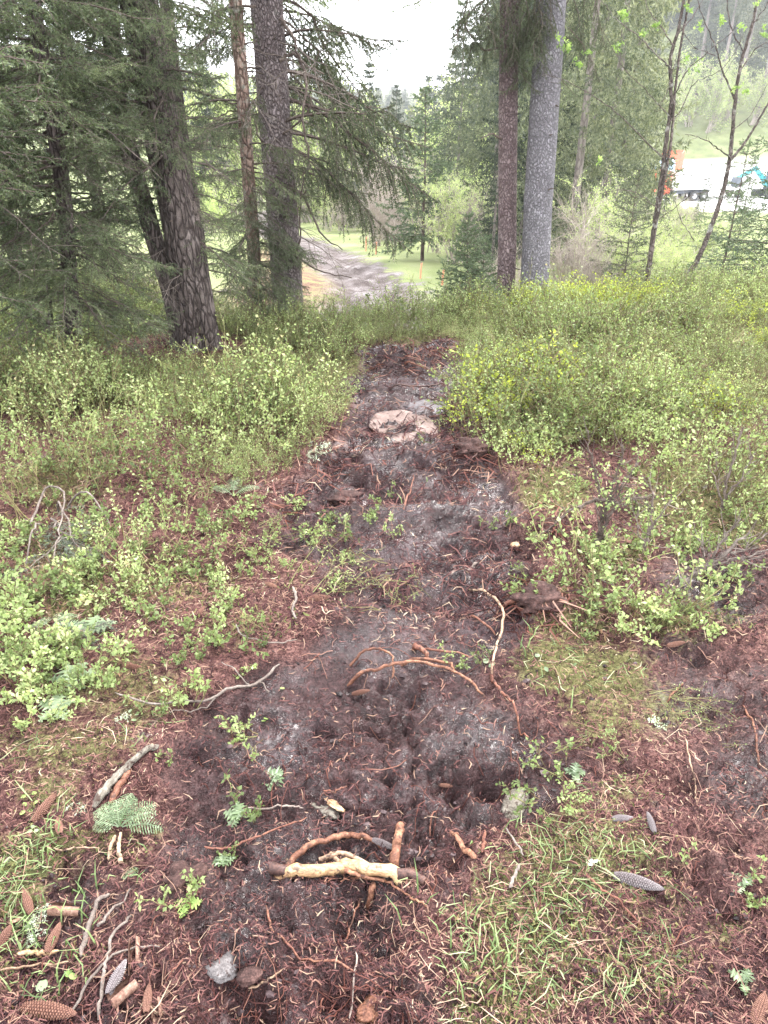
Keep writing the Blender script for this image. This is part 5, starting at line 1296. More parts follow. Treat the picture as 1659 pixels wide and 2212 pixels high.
lay('crooked_twig', 'crooked grey twig left of the strip near the brown cone', [(633, 1275), (640, 1300), (632, 1325), (640, 1345)], .007, .005, 'deadtwig', .014)
lay('thin_twig', 'thin curved reddish twig below the grey clods', [(575, 1962), (595, 2020), (640, 2070), (690, 2085), (765, 2108)], .0035, .003, 'root_red', .012, 'twig')
lay('thin_twig', 'thin dark twig standing down at the bottom centre', [(770, 2060), (765, 2120), (755, 2212)], .0028, .0028, 'twig', .01, 'twig')
lay('thin_twig', 'straight orange twig crossing the clods at bottom', [(540, 2142), (575, 2125), (612, 2098)], .0035, .0025, 'root_pale', .012, 'twig')
lay('thin_twig', 'long red brown twig rising to the pale wood chunk', [(440, 1840), (500, 1835), (580, 1812), (665, 1775)], .004, .003, 'root_red', .014, 'twig')
lay('thin_twig', 'dark wavy twig left of the pale wood chunk', [(490, 1765), (560, 1755), (620, 1748), (655, 1752)], .0035, .003, 'twig', .014, 'twig')
lay('thin_twig', 'pale twig running down from the lower litter to the grass at left', [(345, 2055), (270, 2060), (200, 2120), (150, 2212)], .003, .004, 'deadtwig', .012, 'twig')
lay('lichen_twig', 'grey lichened stick slanting at the bottom left', [(176, 2075), (195, 2010), (210, 1965), (240, 1940)], .008, .006, 'deadtwig', .012, 'stick', kids=[('side_twig', [(215, 2010), (245, 1975), (285, 1930)], .004, 'deadtwig')])
lay('lichen_twig', 'long thin grey stick at the bottom, under the grey green cone', [(215, 2212), (225, 2130), (232, 2080), (250, 2020), (285, 1985)], .005, .004, 'deadtwig', .012, 'stick')
lay('straw_stick', 'flat tan strip of wood at the left bottom', [(42, 2065), (85, 2063), (128, 2060)], .007, .006, 'splinter', .008, 'stick')
lay('straw_stick', 'long pale straight stick running to the left edge at the bottom', [(0, 2098), (80, 2092), (160, 2085)], .0035, .003, 'root_pale', .012, 'stick')
lay('straw_stick', 'thin pale stick left of the uprooted fern foot', [(118, 1840), (160, 1838), (215, 1842)], .003, .002, 'root_pale', .012, 'stick')
lay('old_branch', 'old peeling grey brown branch behind the uprooted fern', [(205, 1752), (240, 1705), (275, 1665), (310, 1635), (345, 1622)], .014, .010, 'rotten', .012, 'branch', 10)
lay('old_branch', 'rust coloured branch piece alongside the old peeling branch', [(240, 1740), (262, 1700), (280, 1670)], .012, .010, 'root_orange', .006, 'branch', 9)
lay('bark_stick', 'light brown stick on the mossy right foreground', [(1255, 1885), (1300, 1930), (1345, 1965), (1385, 2005)], .0035, .003, 'root_red', .01, 'twig')
lay('bark_stick', 'short pale green stick end pointing at the grass on the right', [(1120, 1880), (1110, 1905), (1098, 1930)], .004, .006, 'deadtwig', .02, 'stick')
lay('bark_stick', 'thin pale stick under the mossy bark chunk', [(1092, 1800), (1110, 1830), (1128, 1858)], .003, .003, 'deadtwig', .018, 'stick')
lay('bark_stick', 'reddish thin root at the lower left of the mossy ground', [(780, 1940), (760, 2000), (740, 2040)], .003, .002, 'root_red', .01, 'twig')
lay('bark_stick', 'thin long stem slanting over the right slope', [(1478, 1600), (1490, 1660), (1500, 1700), (1505, 1740)], .003, .002, 'root_pale', .012, 'stick')
lay('bark_stick', 'pale thin stalk over the grey puddle edge at right', [(1290, 1260), (1330, 1290), (1310, 1330), (1370, 1270)], .004, .002, 'deadtwig', .03, 'stick')
lay('mound_root', 'dark root lying across the mound at the end of the strip', [(835, 842), (870, 840), (910, 842), (950, 838), (975, 850)], .009, .006, 'root_dark', .03, 'root')
lay('mound_root', 'reddish root on the top of the end mound', [(870, 785), (910, 800), (945, 812)], .009, .006, 'root_red', .03, 'root')
lay('mound_root', 'thin dark root on the right flank of the end mound', [(900, 868), (950, 872), (990, 880)], .007, .005, 'root_dark', .03, 'root')
lay('strip_root', 'short root across the pale patch of the strip', [(795, 940), (850, 945), (905, 930)], .006, .004, 'root_dark', .02, 'root')
lay('strip_root', 'curved root at the right dark pit of the strip', [(1000, 955), (1030, 985), (1010, 1010)], .007, .005, 'root_dark', .03, 'root')
lay('strip_root', 'sharp dark splinter standing in the muddy strip', [(872, 1118), (885, 1090), (893, 1068)], .008, .003, 'root_red', .03, 'splinter', heights=[0, .04, .08])

def chunk(name, label, a, b, sz, mat, rot=(0, 0, 0), seed=0, cat='wood chunk', lift=0, rough=.3, sub=4):
    import bmesh
    bm = bmesh.new(); bmesh.ops.create_icosphere(bm, subdivisions=sub, radius=1)
    v = np.array([q.co[:] for q in bm.verts])
    nn = 1 + rough * fbm(v[:, 0] * 1.6 + seed, v[:, 1] * 1.6 + v[:, 2] * 1.3, seed, 4) + rough * .6 * fbm(v[:, 0] * 1.2 + 5, v[:, 2] * 6 + v[:, 1] * 5, seed + 1, 3)
    v = v * nn[:, None] * np.array(sz)
    f = np.array([[q.index for q in fc.verts] for fc in bm.faces]); bm.free()
    mb = MB(); mb.add(v, f); return link(name, mb.mesh(name, [M[mat]], True), loc=G(a, b, lift), rot=rot, label=label, cat=cat)
chunk('pale_wood_chunk', 'torn chunk of pale rotten wood above the debarked root', 702, 1746, (.045, .020, .014), 'rotten', (0, 0, rad(-35)), 2, lift=.012, rough=.5)
chunk('pale_wood_chunk', 'bright split face piece lying on the torn wood chunk', 722, 1752, (.034, .009, .007), 'splinter', (0, 0, rad(-38)), 5, lift=.024, rough=.5)
lay('pink_twig', 'small pinkish twig on the top of the torn wood chunk', [(700, 1727), (725, 1728), (750, 1720)], .004, .003, 'root_red', .03, 'twig')
chunk('mossy_bark_chunk', 'grey mossy chunk of bark standing by the grass right of centre', 1112, 1745, (.085, .030, .026), 'rotten', (.1, 0, rad(62)), 7, lift=.012, rough=.35)
chunk('grey_clod', 'light grey stone like clod at the bottom, left one of two', 484, 2096, (.036, .030, .020), 'stone', (0, 0, .4), 11, 'clod', .008)
chunk('grey_clod', 'darker smooth clod touching the light grey one', 540, 2112, (.026, .022, .018), 'peat', (0, 0, .4), 12, 'clod', .008, .2)
chunk('orange_bark', 'orange rotten bark piece at the bottom edge', 800, 2185, (.03, .025, .012), 'root_orange', (0, 0, .9), 13, 'bark', .004, .4)
chunk('peat_lump', 'upturned fibrous peat lump beside the snaking root', 1165, 1305, (.10, .07, .05), 'peat', (0, 0, .2), 14, 'peat lump', .02, .5)
chunk('peat_lump', 'dark peat lump in the pit at the left of the strip', 745, 1075, (.09, .05, .03), 'peat', (0, 0, .2), 15, 'peat lump', .01, .5)
chunk('peat_lump', 'dark peat lump at the right rim of the strip by the bushes', 1020, 975, (.10, .09, .05), 'peat', (0, 0, .2), 16, 'peat lump', .02, .5)
chunk('pale_stone', 'small round tan stone on the grey mud', 1112, 1180, (.022, .018, .014), 'splinter', (0, 0, 0), 17, 'stone', .006, .1, 3)
chunk('peat_lump', 'brown clod behind the fern stem at left', 400, 1905, (.05, .035, .03), 'peat', (0, 0, .7), 18, 'peat lump', .006, .5)
chunk('flat_rock', 'flat pale pinkish rock slab bared in the far part of the strip', 872, 920, (.21, .30, .022), 'slab', (0, 0, .3), 31, 'rock', -.006, .12, 4)
chunk('flat_rock', 'small grey slab just beyond the pale pinkish one', 925, 882, (.17, .13, .022), 'slab_grey', (0, 0, .1), 33, 'rock', -.010, .3, 4)
# curled bark tubes
def curl(label, a, b, Lc, r, ang, mat='cone'):
    mb = MB(); n_ = 20; th = np.linspace(rad(-150), rad(150), n_); xs = np.linspace(-Lc / 2, Lc / 2, 14)
    X, T = np.meshgrid(xs, th, indexing='ij'); rr_ = r * (1 + .12 * fbm(X * 40, T * 1.5, 5, 3)) * (1 + .12 * T / 2.6)
    for s_, k in ((1, 0), (.86, 1)):
        v = np.stack([X, rr_ * s_ * np.sin(T), -rr_ * s_ * np.cos(T)], -1).reshape(-1, 3)
        i = np.arange(13)[:, None] * n_; j = np.arange(n_ - 1)[None]; f = np.stack([i + j, i + j + 1, i + n_ + j + 1, i + n_ + j], -1).reshape(-1, 4)
        mb.add(v, f)
    link('bark_curl', mb.mesh('bark_curl', [M[mat]], True), loc=G(a, b, r * .8), rot=(R.normal(0, .4), 0, rad(ang)), label=label, cat='bark')
M['cone'] = M['rotten_bark']
curl('brown bark curl lying level above the slanting lichened stick', 142, 1972, .072, .013, -3)
curl('hollow bark tube open towards the camera at the bottom left', 268, 2150, .055, .015, 48)
curl('orange peeled bark curl running down beside the grey green cone', 292, 2075, .085, .012, 105, 'cone')
curl('small dark bark curl under the bottom bark tube', 340, 2185, .04, .011, 110, 'cone')
curl('pinkish bark flake at the left edge beside the lichen', 32, 2002, .03, .010, 20, 'root_pale')

# lichen tuft
def tuft(name, label, pts_, r, n, mat, ln, wd, cat):
    mb = MB()
    for (a, b) in pts_:
        c = np.array(G(a, b, .004)); A = c + R.normal(0, r, (n, 3)) * [1, 1, .35]; A[:, 2] = np.maximum(A[:, 2], c[2]); B = A + norm(R.normal(0, 1, (n, 3)) * [1, 1, .6]) * ln
        needles(mb, A, B, ln * .12, ln * .6, wd, None, 0, .6, R, 0)
    return link(name, mb.mesh(name, [M[mat]]), label=label, cat=cat, kind=None)
tuft('lichen_tuft', 'pale grey green beard lichen tuft on the ground at lower left', [(85, 1965), (78, 1990), (75, 2015), (70, 2035)], .010, 40, 'lichen', .012, .0014, 'lichen')
tuft('lichen_tuft', 'small pale lichen scrap on the litter above the fern', [(175, 1755), (155, 1750)], .008, 20, 'lichen', .01, .0014, 'lichen')
tuft('lichen_tuft', 'pale lichen scrap low beside the small grey clover', [(275, 1548), (262, 1556)], .008, 20, 'lichen', .01, .0016, 'lichen')
tuft('lichen_tuft', 'whitish lichen patch in the mud at right', [(1425, 1572), (1415, 1560)], .012, 20, 'lichen', .01, .003, 'lichen')
tuft('lichen_tuft', 'lichen scraps beside the muddy strip by the bilberry edge', [(690, 970), (680, 985)], .03, 30, 'lichen', .03, .003, 'lichen')

# cuttings strewn over the strip
n = 420; x, y = ground_samples(n, 1.0, 7.2, pw=1.2); px, py, mud, grn, trk, yd = zones(x, y)
k = (R.random(n) < .35 + .3 * mud) & (px > 350) & (px < 1500) & (sst(-.1, .3, fbm(x * 2.2, y * 2.2, 55, 3)) > R.random(n) * .8); x, y = x[k], y[k]; m = len(x)
scatter('cut_sprays', BTW + BBS[:2], np.stack([x, y, hfull(x, y) + .012], 1), np.stack([np.full(m, 1.45) + R.normal(0, .12, m), R.normal(0, .15, m), R.random(m) * 6.28], 1), .45 + .4 * R.random(m), 'cut bilberry stems and leaves strewn flat over the mud')

# fern
def fern(name, label, base, fronds, mat='fern', wd=.022):
    root = link(name, None, loc=base, label=label, cat='fern' if mat == 'fern' else 'plant')
    for (az, el, L_) in fronds:
        mb = MB(); k = 16; s_ = np.linspace(0, 1, k)
        e = el - s_ * 1.1
        st = np.stack([np.cos(e) * math.cos(az), np.cos(e) * math.sin(az), np.sin(e)], 1) * L_ / k
        p = np.cumsum(st, 0); tube(mb, p, np.linspace(.0022, .0008, k), 4, .7)
        for i in range(3, k):
            d = norm(st[i]); sd_ = norm(np.cross(d, [0, 0, 1.0])); pl = wd * math.sin(math.pi * (i / k * .8 + .15)) * 1.3
            for sg in (-1, 1):
                a = p[i]; dr = norm(sd_ * sg + d * .35 + np.array([0, 0, -.12])); m_ = 5
                for q in range(m_):
                    c = a + dr * pl * (q + .2) / m_; w_ = L_ / k * .62 * (1 - q / m_ * .6)
                    v = [c - d * w_ * .5, c + dr * pl / m_ * 1.1 - d * w_ * .35, c + dr * pl / m_ * 1.1 + d * w_ * .35, c + d * w_ * .5]
                    mb.add(np.array(v) + R.normal(0, .0006, (4, 3)), [[0, 1, 2, 3]], np.full(4, .3 + .7 * R.random()))
        link('frond', mb.mesh('frond', [M[mat]]), root)
    return root
fb = G(262, 1800, .02)
fr = fern('uprooted_fern', 'uprooted green fern tuft with bare brown stem in the left foreground', fb, [(1.5, .9, .09), (.6, .8, .10), (2.3, .7, .09), (.1, .4, .11), (3.0, .6, .07), (1.1, 1.2, .08), (1.9, 1.3, .07), (.2, .9, .10), (2.7, .9, .08)])
for ln in ([(262, 1805), (258, 1840), (262, 1868)], [(250, 1812), (240, 1840), (240, 1862)]):
    kp = smooth_path([G(a, b, .01) for a, b in ln], 6, .001); mb = MB(); tube(mb, kp - np.array(fb), np.linspace(.004, .006, len(kp)), 7, bump=.15); link('stem', mb.mesh('stem', [M['root_pale']], True), fr)
fern('fern_sprout', 'short bright fern sprout right of the grass at lower left', G(268, 1905, .005), [(.9, .6, .045), (2.0, .4, .03)], wd=.010)
fern('fern_sprout', 'flattened green fern frond in the leafy patch at left', G(115, 1370, .03), [(.3, .3, .12), (1.2, .4, .12), (2.6, .3, .12)], wd=.03)
fern('fern_sprout', 'small fern by the left bilberry edge', G(505, 1080, .02), [(.3, .8, .14), (1.6, .9, .14), (2.6, .7, .14)], wd=.03)

# lobed leaf rosettes
def lobed(name, label, a, b, leaves, mat='thistle', sc=1.0):
    g = G(a, b, .008); root = link(name, None, loc=g, label=label, cat='plant')
    for (az, L_, el) in leaves:
        L_ *= sc * .72; k = 22; s_ = np.linspace(0, 1, k); wv = L_ * .30 * np.sin(math.pi * (s_ * .85 + .12)) * (1 + .55 * np.sin(s_ * 6.28 * 4.5)) * (1 + .15 * R.normal(size=k))
        e = el - s_ * (el + .25); st = np.stack([np.cos(e) * math.cos(az), np.cos(e) * math.sin(az), np.sin(e)], 1) * L_ / k; p = np.cumsum(st, 0)
        sd_ = np.array([-math.sin(az), math.cos(az), 0])
        v = np.concatenate([p + sd_ * wv[:, None] + [0, 0, .004], p, p - sd_ * wv[:, None] + [0, 0, .004]]) + R.normal(0, .0008, (3 * k, 3))
        i = np.arange(k - 1); f = np.concatenate([np.stack([i, i + 1, i + k + 1, i + k], 1), np.stack([i + k, i + k + 1, i + 2 * k + 1, i + 2 * k], 1)])
        mb = MB(); mb.add(v, f, .3 + .6 * R.random()); link('leaf', mb.mesh('leaf', [M[mat]], True), root)
M['thistle'].name = 'lobed_leaf'
lobed('lobed_leaf_plant', 'pale green lobed rosette at the left, upper one of two', 155, 1475, [(.2, .12, .5), (1.1, .11, .7), (2.1, .11, .5), (3.2, .10, .4), (-.6, .10, .3), (5.0, .08, .2)])
lobed('lobed_leaf_plant', 'pale lobed rosette just below, with rounded tips', 118, 1540, [(.5, .09, .5), (1.5, .09, .6), (2.6, .09, .4), (-.7, .09, .3), (4.3, .08, .3)])
lobed('lobed_leaf_plant', 'large toothed leaves in the green patch at left', 195, 1370, [(.4, .14, .5), (1.5, .12, .5), (2.8, .14, .4)])
lobed('lobed_leaf_plant', 'small lobed plant in the moss at the right edge', 1600, 1920, [(.5, .05, .5), (2.0, .05, .5), (3.8, .05, .4)])
lobed('lobed_leaf_plant', 'small lobed leaf plant low in the right corner moss', 1605, 2130, [(.9, .05, .5), (2.4, .05, .5), (4.4, .04, .4)])
lobed('wilted_plant', 'wilted grey green weed lying in the peat left of the pale wood', 610, 1680, [(2.9, .08, .2), (3.5, .09, .1), (4.1, .08, .1), (2.4, .05, .2)], 'fern')
lobed('wilted_plant', 'wilted leafy weed on the peat below the wavy twig', 520, 1772, [(1.9, .07, .4), (2.8, .07, .2), (.9, .05, .3), (3.9, .06, .1)], 'thistle')
lobed('wilted_plant', 'green torn weed in the moss right of the bark chunk', 1240, 1680, [(1.2, .06, .6), (.3, .05, .3), (2.4, .05, .3), (5, .05, .2)], 'fern')
lobed('wilted_plant', 'limp light green weed in the mud by the dark clods', 405, 1965, [(.4, .05, .3), (2.9, .05, .3), (1.4, .04, .4), (4.4, .04, .2)], 'fresh_leaf')
lobed('wilted_plant', 'limp weed beside the dark root left of the debarked root', 480, 1875, [(.6, .05, .3), (1.5, .05, .3), (2.6, .05, .2)], 'thistle')
# round leaved seedlings
def rounds(label, pts_, r, mat='fresh_leaf', cat='seedling'):
    g0 = G(*pts_[0]); root = link('seedling', None, loc=g0, label=label, cat=cat)
    for (a, b) in pts_:
        c = np.array(G(a, b, .008)) - np.array(g0); n_ = 12; th = np.arange(n_) / n_ * 6.28; rr_ = r * (.8 + .3 * R.random()) * (1 - .25 * (np.cos(th - 1.5) > .93))
        tl = R.normal(0, .25, 2)
        v = np.stack([rr_ * np.cos(th), rr_ * np.sin(th) * .9, .0 * th], 1); v[:, 2] = v[:, 0] * tl[0] + v[:, 1] * tl[1] + .15 * r * np.abs(np.sin(th))
        mb = MB(); mb.add(np.concatenate([v, [[0, 0, 0]]]) + c, [[i, (i + 1) % n_, n_] for i in range(n_)], .4 + .5 * R.random()); link('leaf', mb.mesh('leaf', [M[mat]], True), root)
rounds('cluster of yellow green round leaves at the left above the long cone', [(52, 1725), (75, 1718), (55, 1742), (78, 1738), (66, 1755), (50, 1760)], .007)
rounds('dark green round leaf at bottom left beside the big cone', [(92, 2135)], .012, 'fern')
rounds('single bright oval leaf above the big cone', [(160, 2115), (152, 2108)], .009)
rounds('pale three leaved clover in the litter at left', [(72, 1790), (66, 1800), (80, 1800)], .006, 'thistle')
rounds('pale clover like leaves beside the lichen scrap on the litter', [(282, 1540), (296, 1548), (272, 1530), (290, 1560)], .007, 'thistle')
rounds('pale round leaves in the right grass by the snaking root', [(1062, 1440), (1050, 1432)], .011, 'thistle')
rounds('white green turned leaf on the moss at right', [(1275, 1868), (1285, 1865)], .012, 'lichen')
rounds('single green leaf lying on bare peat left of the strip', [(570, 1560), (575, 1556)], .008, 'fresh_leaf')
rounds('two light leaves beside the wilted weed by the strip', [(610, 1490), (595, 1240)], .008, 'fresh_leaf')
rounds('small round leaves in the muddy grass right of the peat lump', [(1240, 1440), (1160, 1420), (1180, 1450)], .009, 'fern')

# pulled conifer branch lying at left
def pulled(label, a, b, sc, az):
    me = PUL; g = G(a, b, .03); link('pulled_branch', me, loc=g, rot=(0, 0, az), scale=sc, label=label, cat='branch')
rg_ = np.random.default_rng(9); mbp = MB()
branch_geo(mbp, rg_, .55, .25, 22, .26, .0035, .020, .0026, .9, True, .006, bare=.05, pitch=.25)
PUL = mbp.mesh('pulled_branch', [M['needle_dead'], M['deadtwig']])
pulled('grey green pulled spruce branch draped over the litter at left', 120, 1130, 1.0, -.9)
pulled('second grey green branch lying under the draped one', 190, 1160, .9, -1.9)
pulled('flat grey green branch tip in the leafy patch at left', 60, 1400, .55, .3)
mb = MB()
for ln in ([(70, 1150), (110, 1100), (150, 1120), (140, 1180), (120, 1230)], [(150, 1110), (200, 1120), (240, 1150)], [(100, 1160), (90, 1200), (60, 1240)], [(130, 1120), (145, 1150), (165, 1190)]):
    kp = smooth_path([G(a, b) for a, b in ln], 6, .003); kp[:, 2] += .10 * np.sin(np.linspace(0, math.pi, len(kp))) + .04; tube(mb, kp, np.linspace(.006, .003, len(kp)), 5)
link('arched_twigs', mb.mesh('arched_twigs', [M['deadtwig']], True), label='pale arched twigs of a dead bough over the pulled branch', cat='twigs')

# bent bare shrub on the right
bs = G(1275, 1200)
def bare_shrub(name, label, base, ln_list, mat, leafs=(), lean=.0):
    root = link(name, None, loc=base, label=label, cat='shrub')
    for (ln, r0) in ln_list:
        pp = [P(a, b, base.y + lean * k) - base for k, (a, b) in enumerate(ln)]
        mb = MB(); pth = smooth_path(pp, 6, .004); tube(mb, pth, np.linspace(r0 * 1.25, r0 * .5, len(pth)), 6, bump=.15)
        for q in range(2, len(pth) - 1, 1):
            d = norm(norm(pth[q + 1] - pth[q]) + R.normal(0, .5, 3)); l = .04 + .10 * R.random(); tube(mb, [pth[q], pth[q] + d * l * .5, pth[q] + norm(d + np.array([0, 0, .2])) * l], [.0025, .002, .001], 3, cap=False)
        link('stem', mb.mesh('stem', [M[mat]], True), root)
    for (a, b, s_) in leafs:
        c = np.array(P(a, b, base.y - .05) - base); mb = MB(); A = c + R.normal(0, s_, (16, 3)); needles(mb, A, A + R.normal(0, s_ * .5, (16, 3)), s_ * .25, .017, .010, None, 0, .5, R, 0, True)
        link('leaf_cluster', mb.mesh('leaf_cluster', [M['bilberry']]), root, kind='stuff')
bare_shrub('bent_shrub', 'old bent mossy bilberry shrub with bare stems right of the strip', bs,
  [([(1275, 1205), (1290, 1165), (1300, 1130), (1318, 1090), (1340, 1040)], .008), ([(1280, 1195), (1300, 1150), (1325, 1100), (1350, 1080), (1400, 1078)], .007), ([(1290, 1170), (1300, 1110), (1290, 1040), (1275, 980), (1270, 930)], .005),
   ([(1300, 1130), (1320, 1060), (1340, 1000), (1345, 960)], .005), ([(1330, 1085), (1290, 1080), (1240, 1100), (1200, 1130), (1180, 1150)], .006), ([(1310, 1110), (1350, 1040), (1380, 1000)], .004), ([(1300, 1140), (1305, 1170), (1312, 1180)], .003)],
  'limb', [(1290, 1030, .06), (1340, 1020, .06), (1370, 1030, .07), (1310, 1070, .05), (1330, 1050, .06)])
bs2 = G(1400, 1170)
bare_shrub('thin_bare_shrub', 'thin bare stemmed bush with few leaves, right of the bent shrub', G(1390, 1200), [([(1390, 1200), (1400, 1150), (1410, 1090), (1400, 1030)], .005), ([(1395, 1170), (1420, 1120), (1450, 1080)], .004), ([(1392, 1190), (1375, 1130), (1380, 1090)], .003)], 'twig', [(1410, 1080, .06), (1440, 1070, .06), (1390, 1110, .05)])
bare_shrub('dead_bush', 'grey dead bush spreading at the right edge above the mud patch', G(1450, 1280), [([(1450, 1285), (1500, 1240), (1560, 1200), (1620, 1150)], .008), ([(1470, 1265), (1530, 1220), (1560, 1170), (1600, 1120)], .005), ([(1500, 1240), (1520, 1200), (1510, 1160)], .004), ([(1530, 1222), (1590, 1210), (1640, 1190)], .004), ([(1560, 1200), (1600, 1190), (1655, 1150)], .003)], 'deadtwig')
bare_shrub('thin_bare_shrub', 'upright bare stems at the right edge behind the dead bush', G(1560, 1100), [([(1560, 1110), (1570, 1040), (1590, 980), (1600, 930)], .006), ([(1565, 1080), (1600, 1030), (1630, 980)], .005), ([(1560, 1090), (1545, 1030), (1550, 970)], .004)], 'twig', [(1600, 960, .08), (1620, 1000, .08), (1550, 1000, .08)])

# mounds of torn root mat
mb = MB()
for (a, b, nn, r) in ((860, 770, 160, .28), (950, 755, 90, .16), (700, 960, 60, .2), (680, 1010, 60, .2), (1010, 975, 70, .16), (1160, 1300, 120, .10), (640, 1080, 60, .2), (1220, 1140, 60, .15), (1010, 1020, 40, .12), (985, 900, 50, .14)):
    c = G(a, b)
    for q in range(nn):
        xx = c.x + R.normal(0, r * .7); yy = c.y + R.normal(0, r * .7); zz = gz(xx, yy); l = .06 + .10 * R.random(); an = R.random() * 6.28
        tube(mb, [(xx, yy, zz), (xx + math.cos(an) * l * .5, yy + math.sin(an) * l * .5, zz + .03 * R.random() + .01), (xx + math.cos(an + .5) * l, yy + math.sin(an + .5) * l, zz + R.normal(0, .01))], [.003, .0035, .0015], 3, R.random(), cap=False)
link('torn_root_mat', mb.mesh('torn_root_mat', [M['rootlet']]), kind='stuff', label='tangled torn root mat along the strip edges')

# ------------------------------------------------------------------ marker posts
for i, (a, b, yy, h, lab) in enumerate([(908, 575, 17.5, .34, 'faded orange marker post beside the open young spruce'), (955, 600, 15.5, .3, 'orange marker post nearest the bluish young spruce'), (790, 545, 24, .42, 'orange marker post far up the track bend'), (812, 545, 23, .35, 'short rusty marker stump right of the far post')]):
    xx = xat(a, yy); mb = MB(); tube(mb, [(0, 0, -.1), (0, 0, h * .6), (.01, 0, h)], [.022, .021, .02], 10, bump=.08)
    root = link('marker_post', None, loc=(xx, yy, gz(xx, yy)), rot=(.05, .04, 0), label=lab, cat='post')
    link('post', mb.mesh('post', [plain('faded_orange_paint', (.55, .24, .14), .7)], True), root)
    mb = MB(); tube(mb, [(0, 0, h), (.0, 0, h + .02)], [.021, .010], 10); link('cap', mb.mesh('cap', [M['rotten']], True), root)

# ------------------------------------------------------------------ vehicles in the yard
import bmesh
def box(name, parent, c, s, mat, bev=.04, rot=None):
    bm = bmesh.new(); bmesh.ops.create_cube(bm, size=1); bmesh.ops.scale(bm, vec=s, verts=bm.verts)
    if bev: bmesh.ops.bevel(bm, geom=bm.edges[:], offset=min(bev, min(s) * .3), segments=2, affect='EDGES')
    me = bpy.data.meshes.new(name); bm.to_mesh(me); bm.free(); me.materials.append(mat)
    return link(name, me, parent, c, rot)
def prism(name, parent, prof, w, mat, bev=.04):
    bm = bmesh.new(); vs = [bm.verts.new((p[0], -w / 2, p[1])) for p in prof]; f = bm.faces.new(vs)
    r = bmesh.ops.extrude_face_region(bm, geom=[f]); bmesh.ops.translate(bm, vec=(0, w, 0), verts=[v for v in r['geom'] if isinstance(v, bmesh.types.BMVert)])
    bmesh.ops.recalc_face_normals(bm, faces=bm.faces[:]); bmesh.ops.bevel(bm, geom=bm.edges[:], offset=bev, segments=2, affect='EDGES')
    me = bpy.data.meshes.new(name); bm.to_mesh(me); bm.free(); me.materials.append(mat); return link(name, me, parent)
def wheel(parent, x, yv, r=.5, w=.3):
    mb = MB(); tube(mb, [(0, -w / 2, 0), (0, -w / 2 + .04, 0), (0, w / 2 - .04, 0), (0, w / 2, 0)], [r * .9, r, r, r * .9], 24)
    o = link('wheel', mb.mesh('tyre', [VM['rubber']], False), parent, (x, yv, r))
    mb = MB(); tube(mb, [(0, -w / 2 - .02, 0), (0, w / 2 + .02, 0)], [r * .5, r * .5], 16); link('rim', mb.mesh('rim', [VM['steel']]), o)
VM = dict(red=plain('orange_red_paint', (.75, .10, .05), .35, .06), white=plain('white_paint', (.78, .78, .78), .4, .05), rubber=plain('rubber', (.03, .03, .03), .8), steel=plain('steel', (.4, .4, .42), .4, metal=.6), glass=plain('dark_glass', (.06, .08, .11), .08, .1, spec=.8), grey=plain('chassis_grey', (.07, .08, .10), .6), orange=plain('container_paint', (.78, .13, .07), .5, .12), teal=plain('teal_paint', (.05, .30, .34), .5, .2), blue=plain('pale_blue_paint', (.45, .60, .75), .4, .05), lamp=plain('lamp_glass', (.8, .3, .1), .2))
def at_yard(px, yy): x = xat(px, yy); return Vector((x, yy, gz(x, yy)))
def lorry(loc, rz, label, bed=7.0):
    t = link('lorry', None, loc=loc, rot=(0, 0, rz), label=label, cat='lorry')
    prism('cab', t, [(-1.1, .75), (1.1, .75), (1.15, 1.6), (.9, 2.95), (-1.0, 3.0), (-1.1, 1.7)], 2.4, VM['red'])
    box('windscreen', t, (1.06, 0, 2.15), (.06, 2.1, .95), VM['glass'], .02, (0, rad(-11), 0))
    for s_ in (-1, 1):
        d = box('door', t, (.2, s_ * 1.21, 1.75), (1.3, .05, 1.9), VM['red'], .02); box('side_window', d, (0, s_ * .035, .5), (1.0, .03, .7), VM['glass'], .01)
        box('headlight', t, (1.16, s_ * .9, 1.0), (.06, .35, .22), VM['lamp'], .02); box('mirror', t, (1.2, s_ * 1.42, 2.3), (.12, .2, .6), VM['grey'], .03)
        wheel(t, .15, s_ * 1.05); wheel(t, -4.2, s_ * 1.0); wheel(t, -5.4, s_ * 1.0)
    box('bumper', t, (1.14, 0, .6), (.25, 2.45, .5), VM['grey'], .05); box('grille', t, (1.17, 0, 1.3), (.05, 1.6, .5), VM['grey'], .02)
    box('chassis', t, (-3.2, 0, .85), (6.4, 1.0, .3), VM['grey'], .02)
    box('flatbed', t, (-4.4, 0, 1.25), (bed - 1, 2.5, .18), VM['white'], .02)
    for k in range(5): box('side_panel', t, (-1.8 - k * 1.3, -1.24, 1.72), (1.26, .05, .75), VM['white'], .01); 
    for k in range(5): box('side_panel', t, (-1.8 - k * 1.3, 1.24, 1.72), (1.26, .05, .75), VM['white'], .01)
    box('load_cover', t, (-4.4, 0, 2.1), (bed - 1.3, 2.3, 1.5), VM['white'], .15)
    return t
lorry(at_yard(1408, 87), rad(196), 'orange red lorry with white flatbed parked in the yard below the slope')
t = link('white_trailer', None, loc=at_yard(1530, 91), rot=(0, 0, rad(2)), label='long white low trailer behind the orange lorry in the yard', cat='trailer')
box('deck', t, (0, 0, 1.0), (8, 2.5, .35), VM['white']); box('cargo_cover', t, (0, 0, 1.9), (7.0, 2.3, 1.3), VM['white'], .2)
for xx in (-2.5, -1.4, 2.6):
    for s_ in (-1, 1): wheel(t, xx, s_ * 1.1, .45)
box('drawbar', t, (-4.6, 0, .8), (1.6, .2, .2), VM['grey'])
t = link('orange_container', None, loc=at_yard(1440, 119), rot=(0, 0, rad(68)), label='open orange skip container standing at the back of the yard', cat='container')
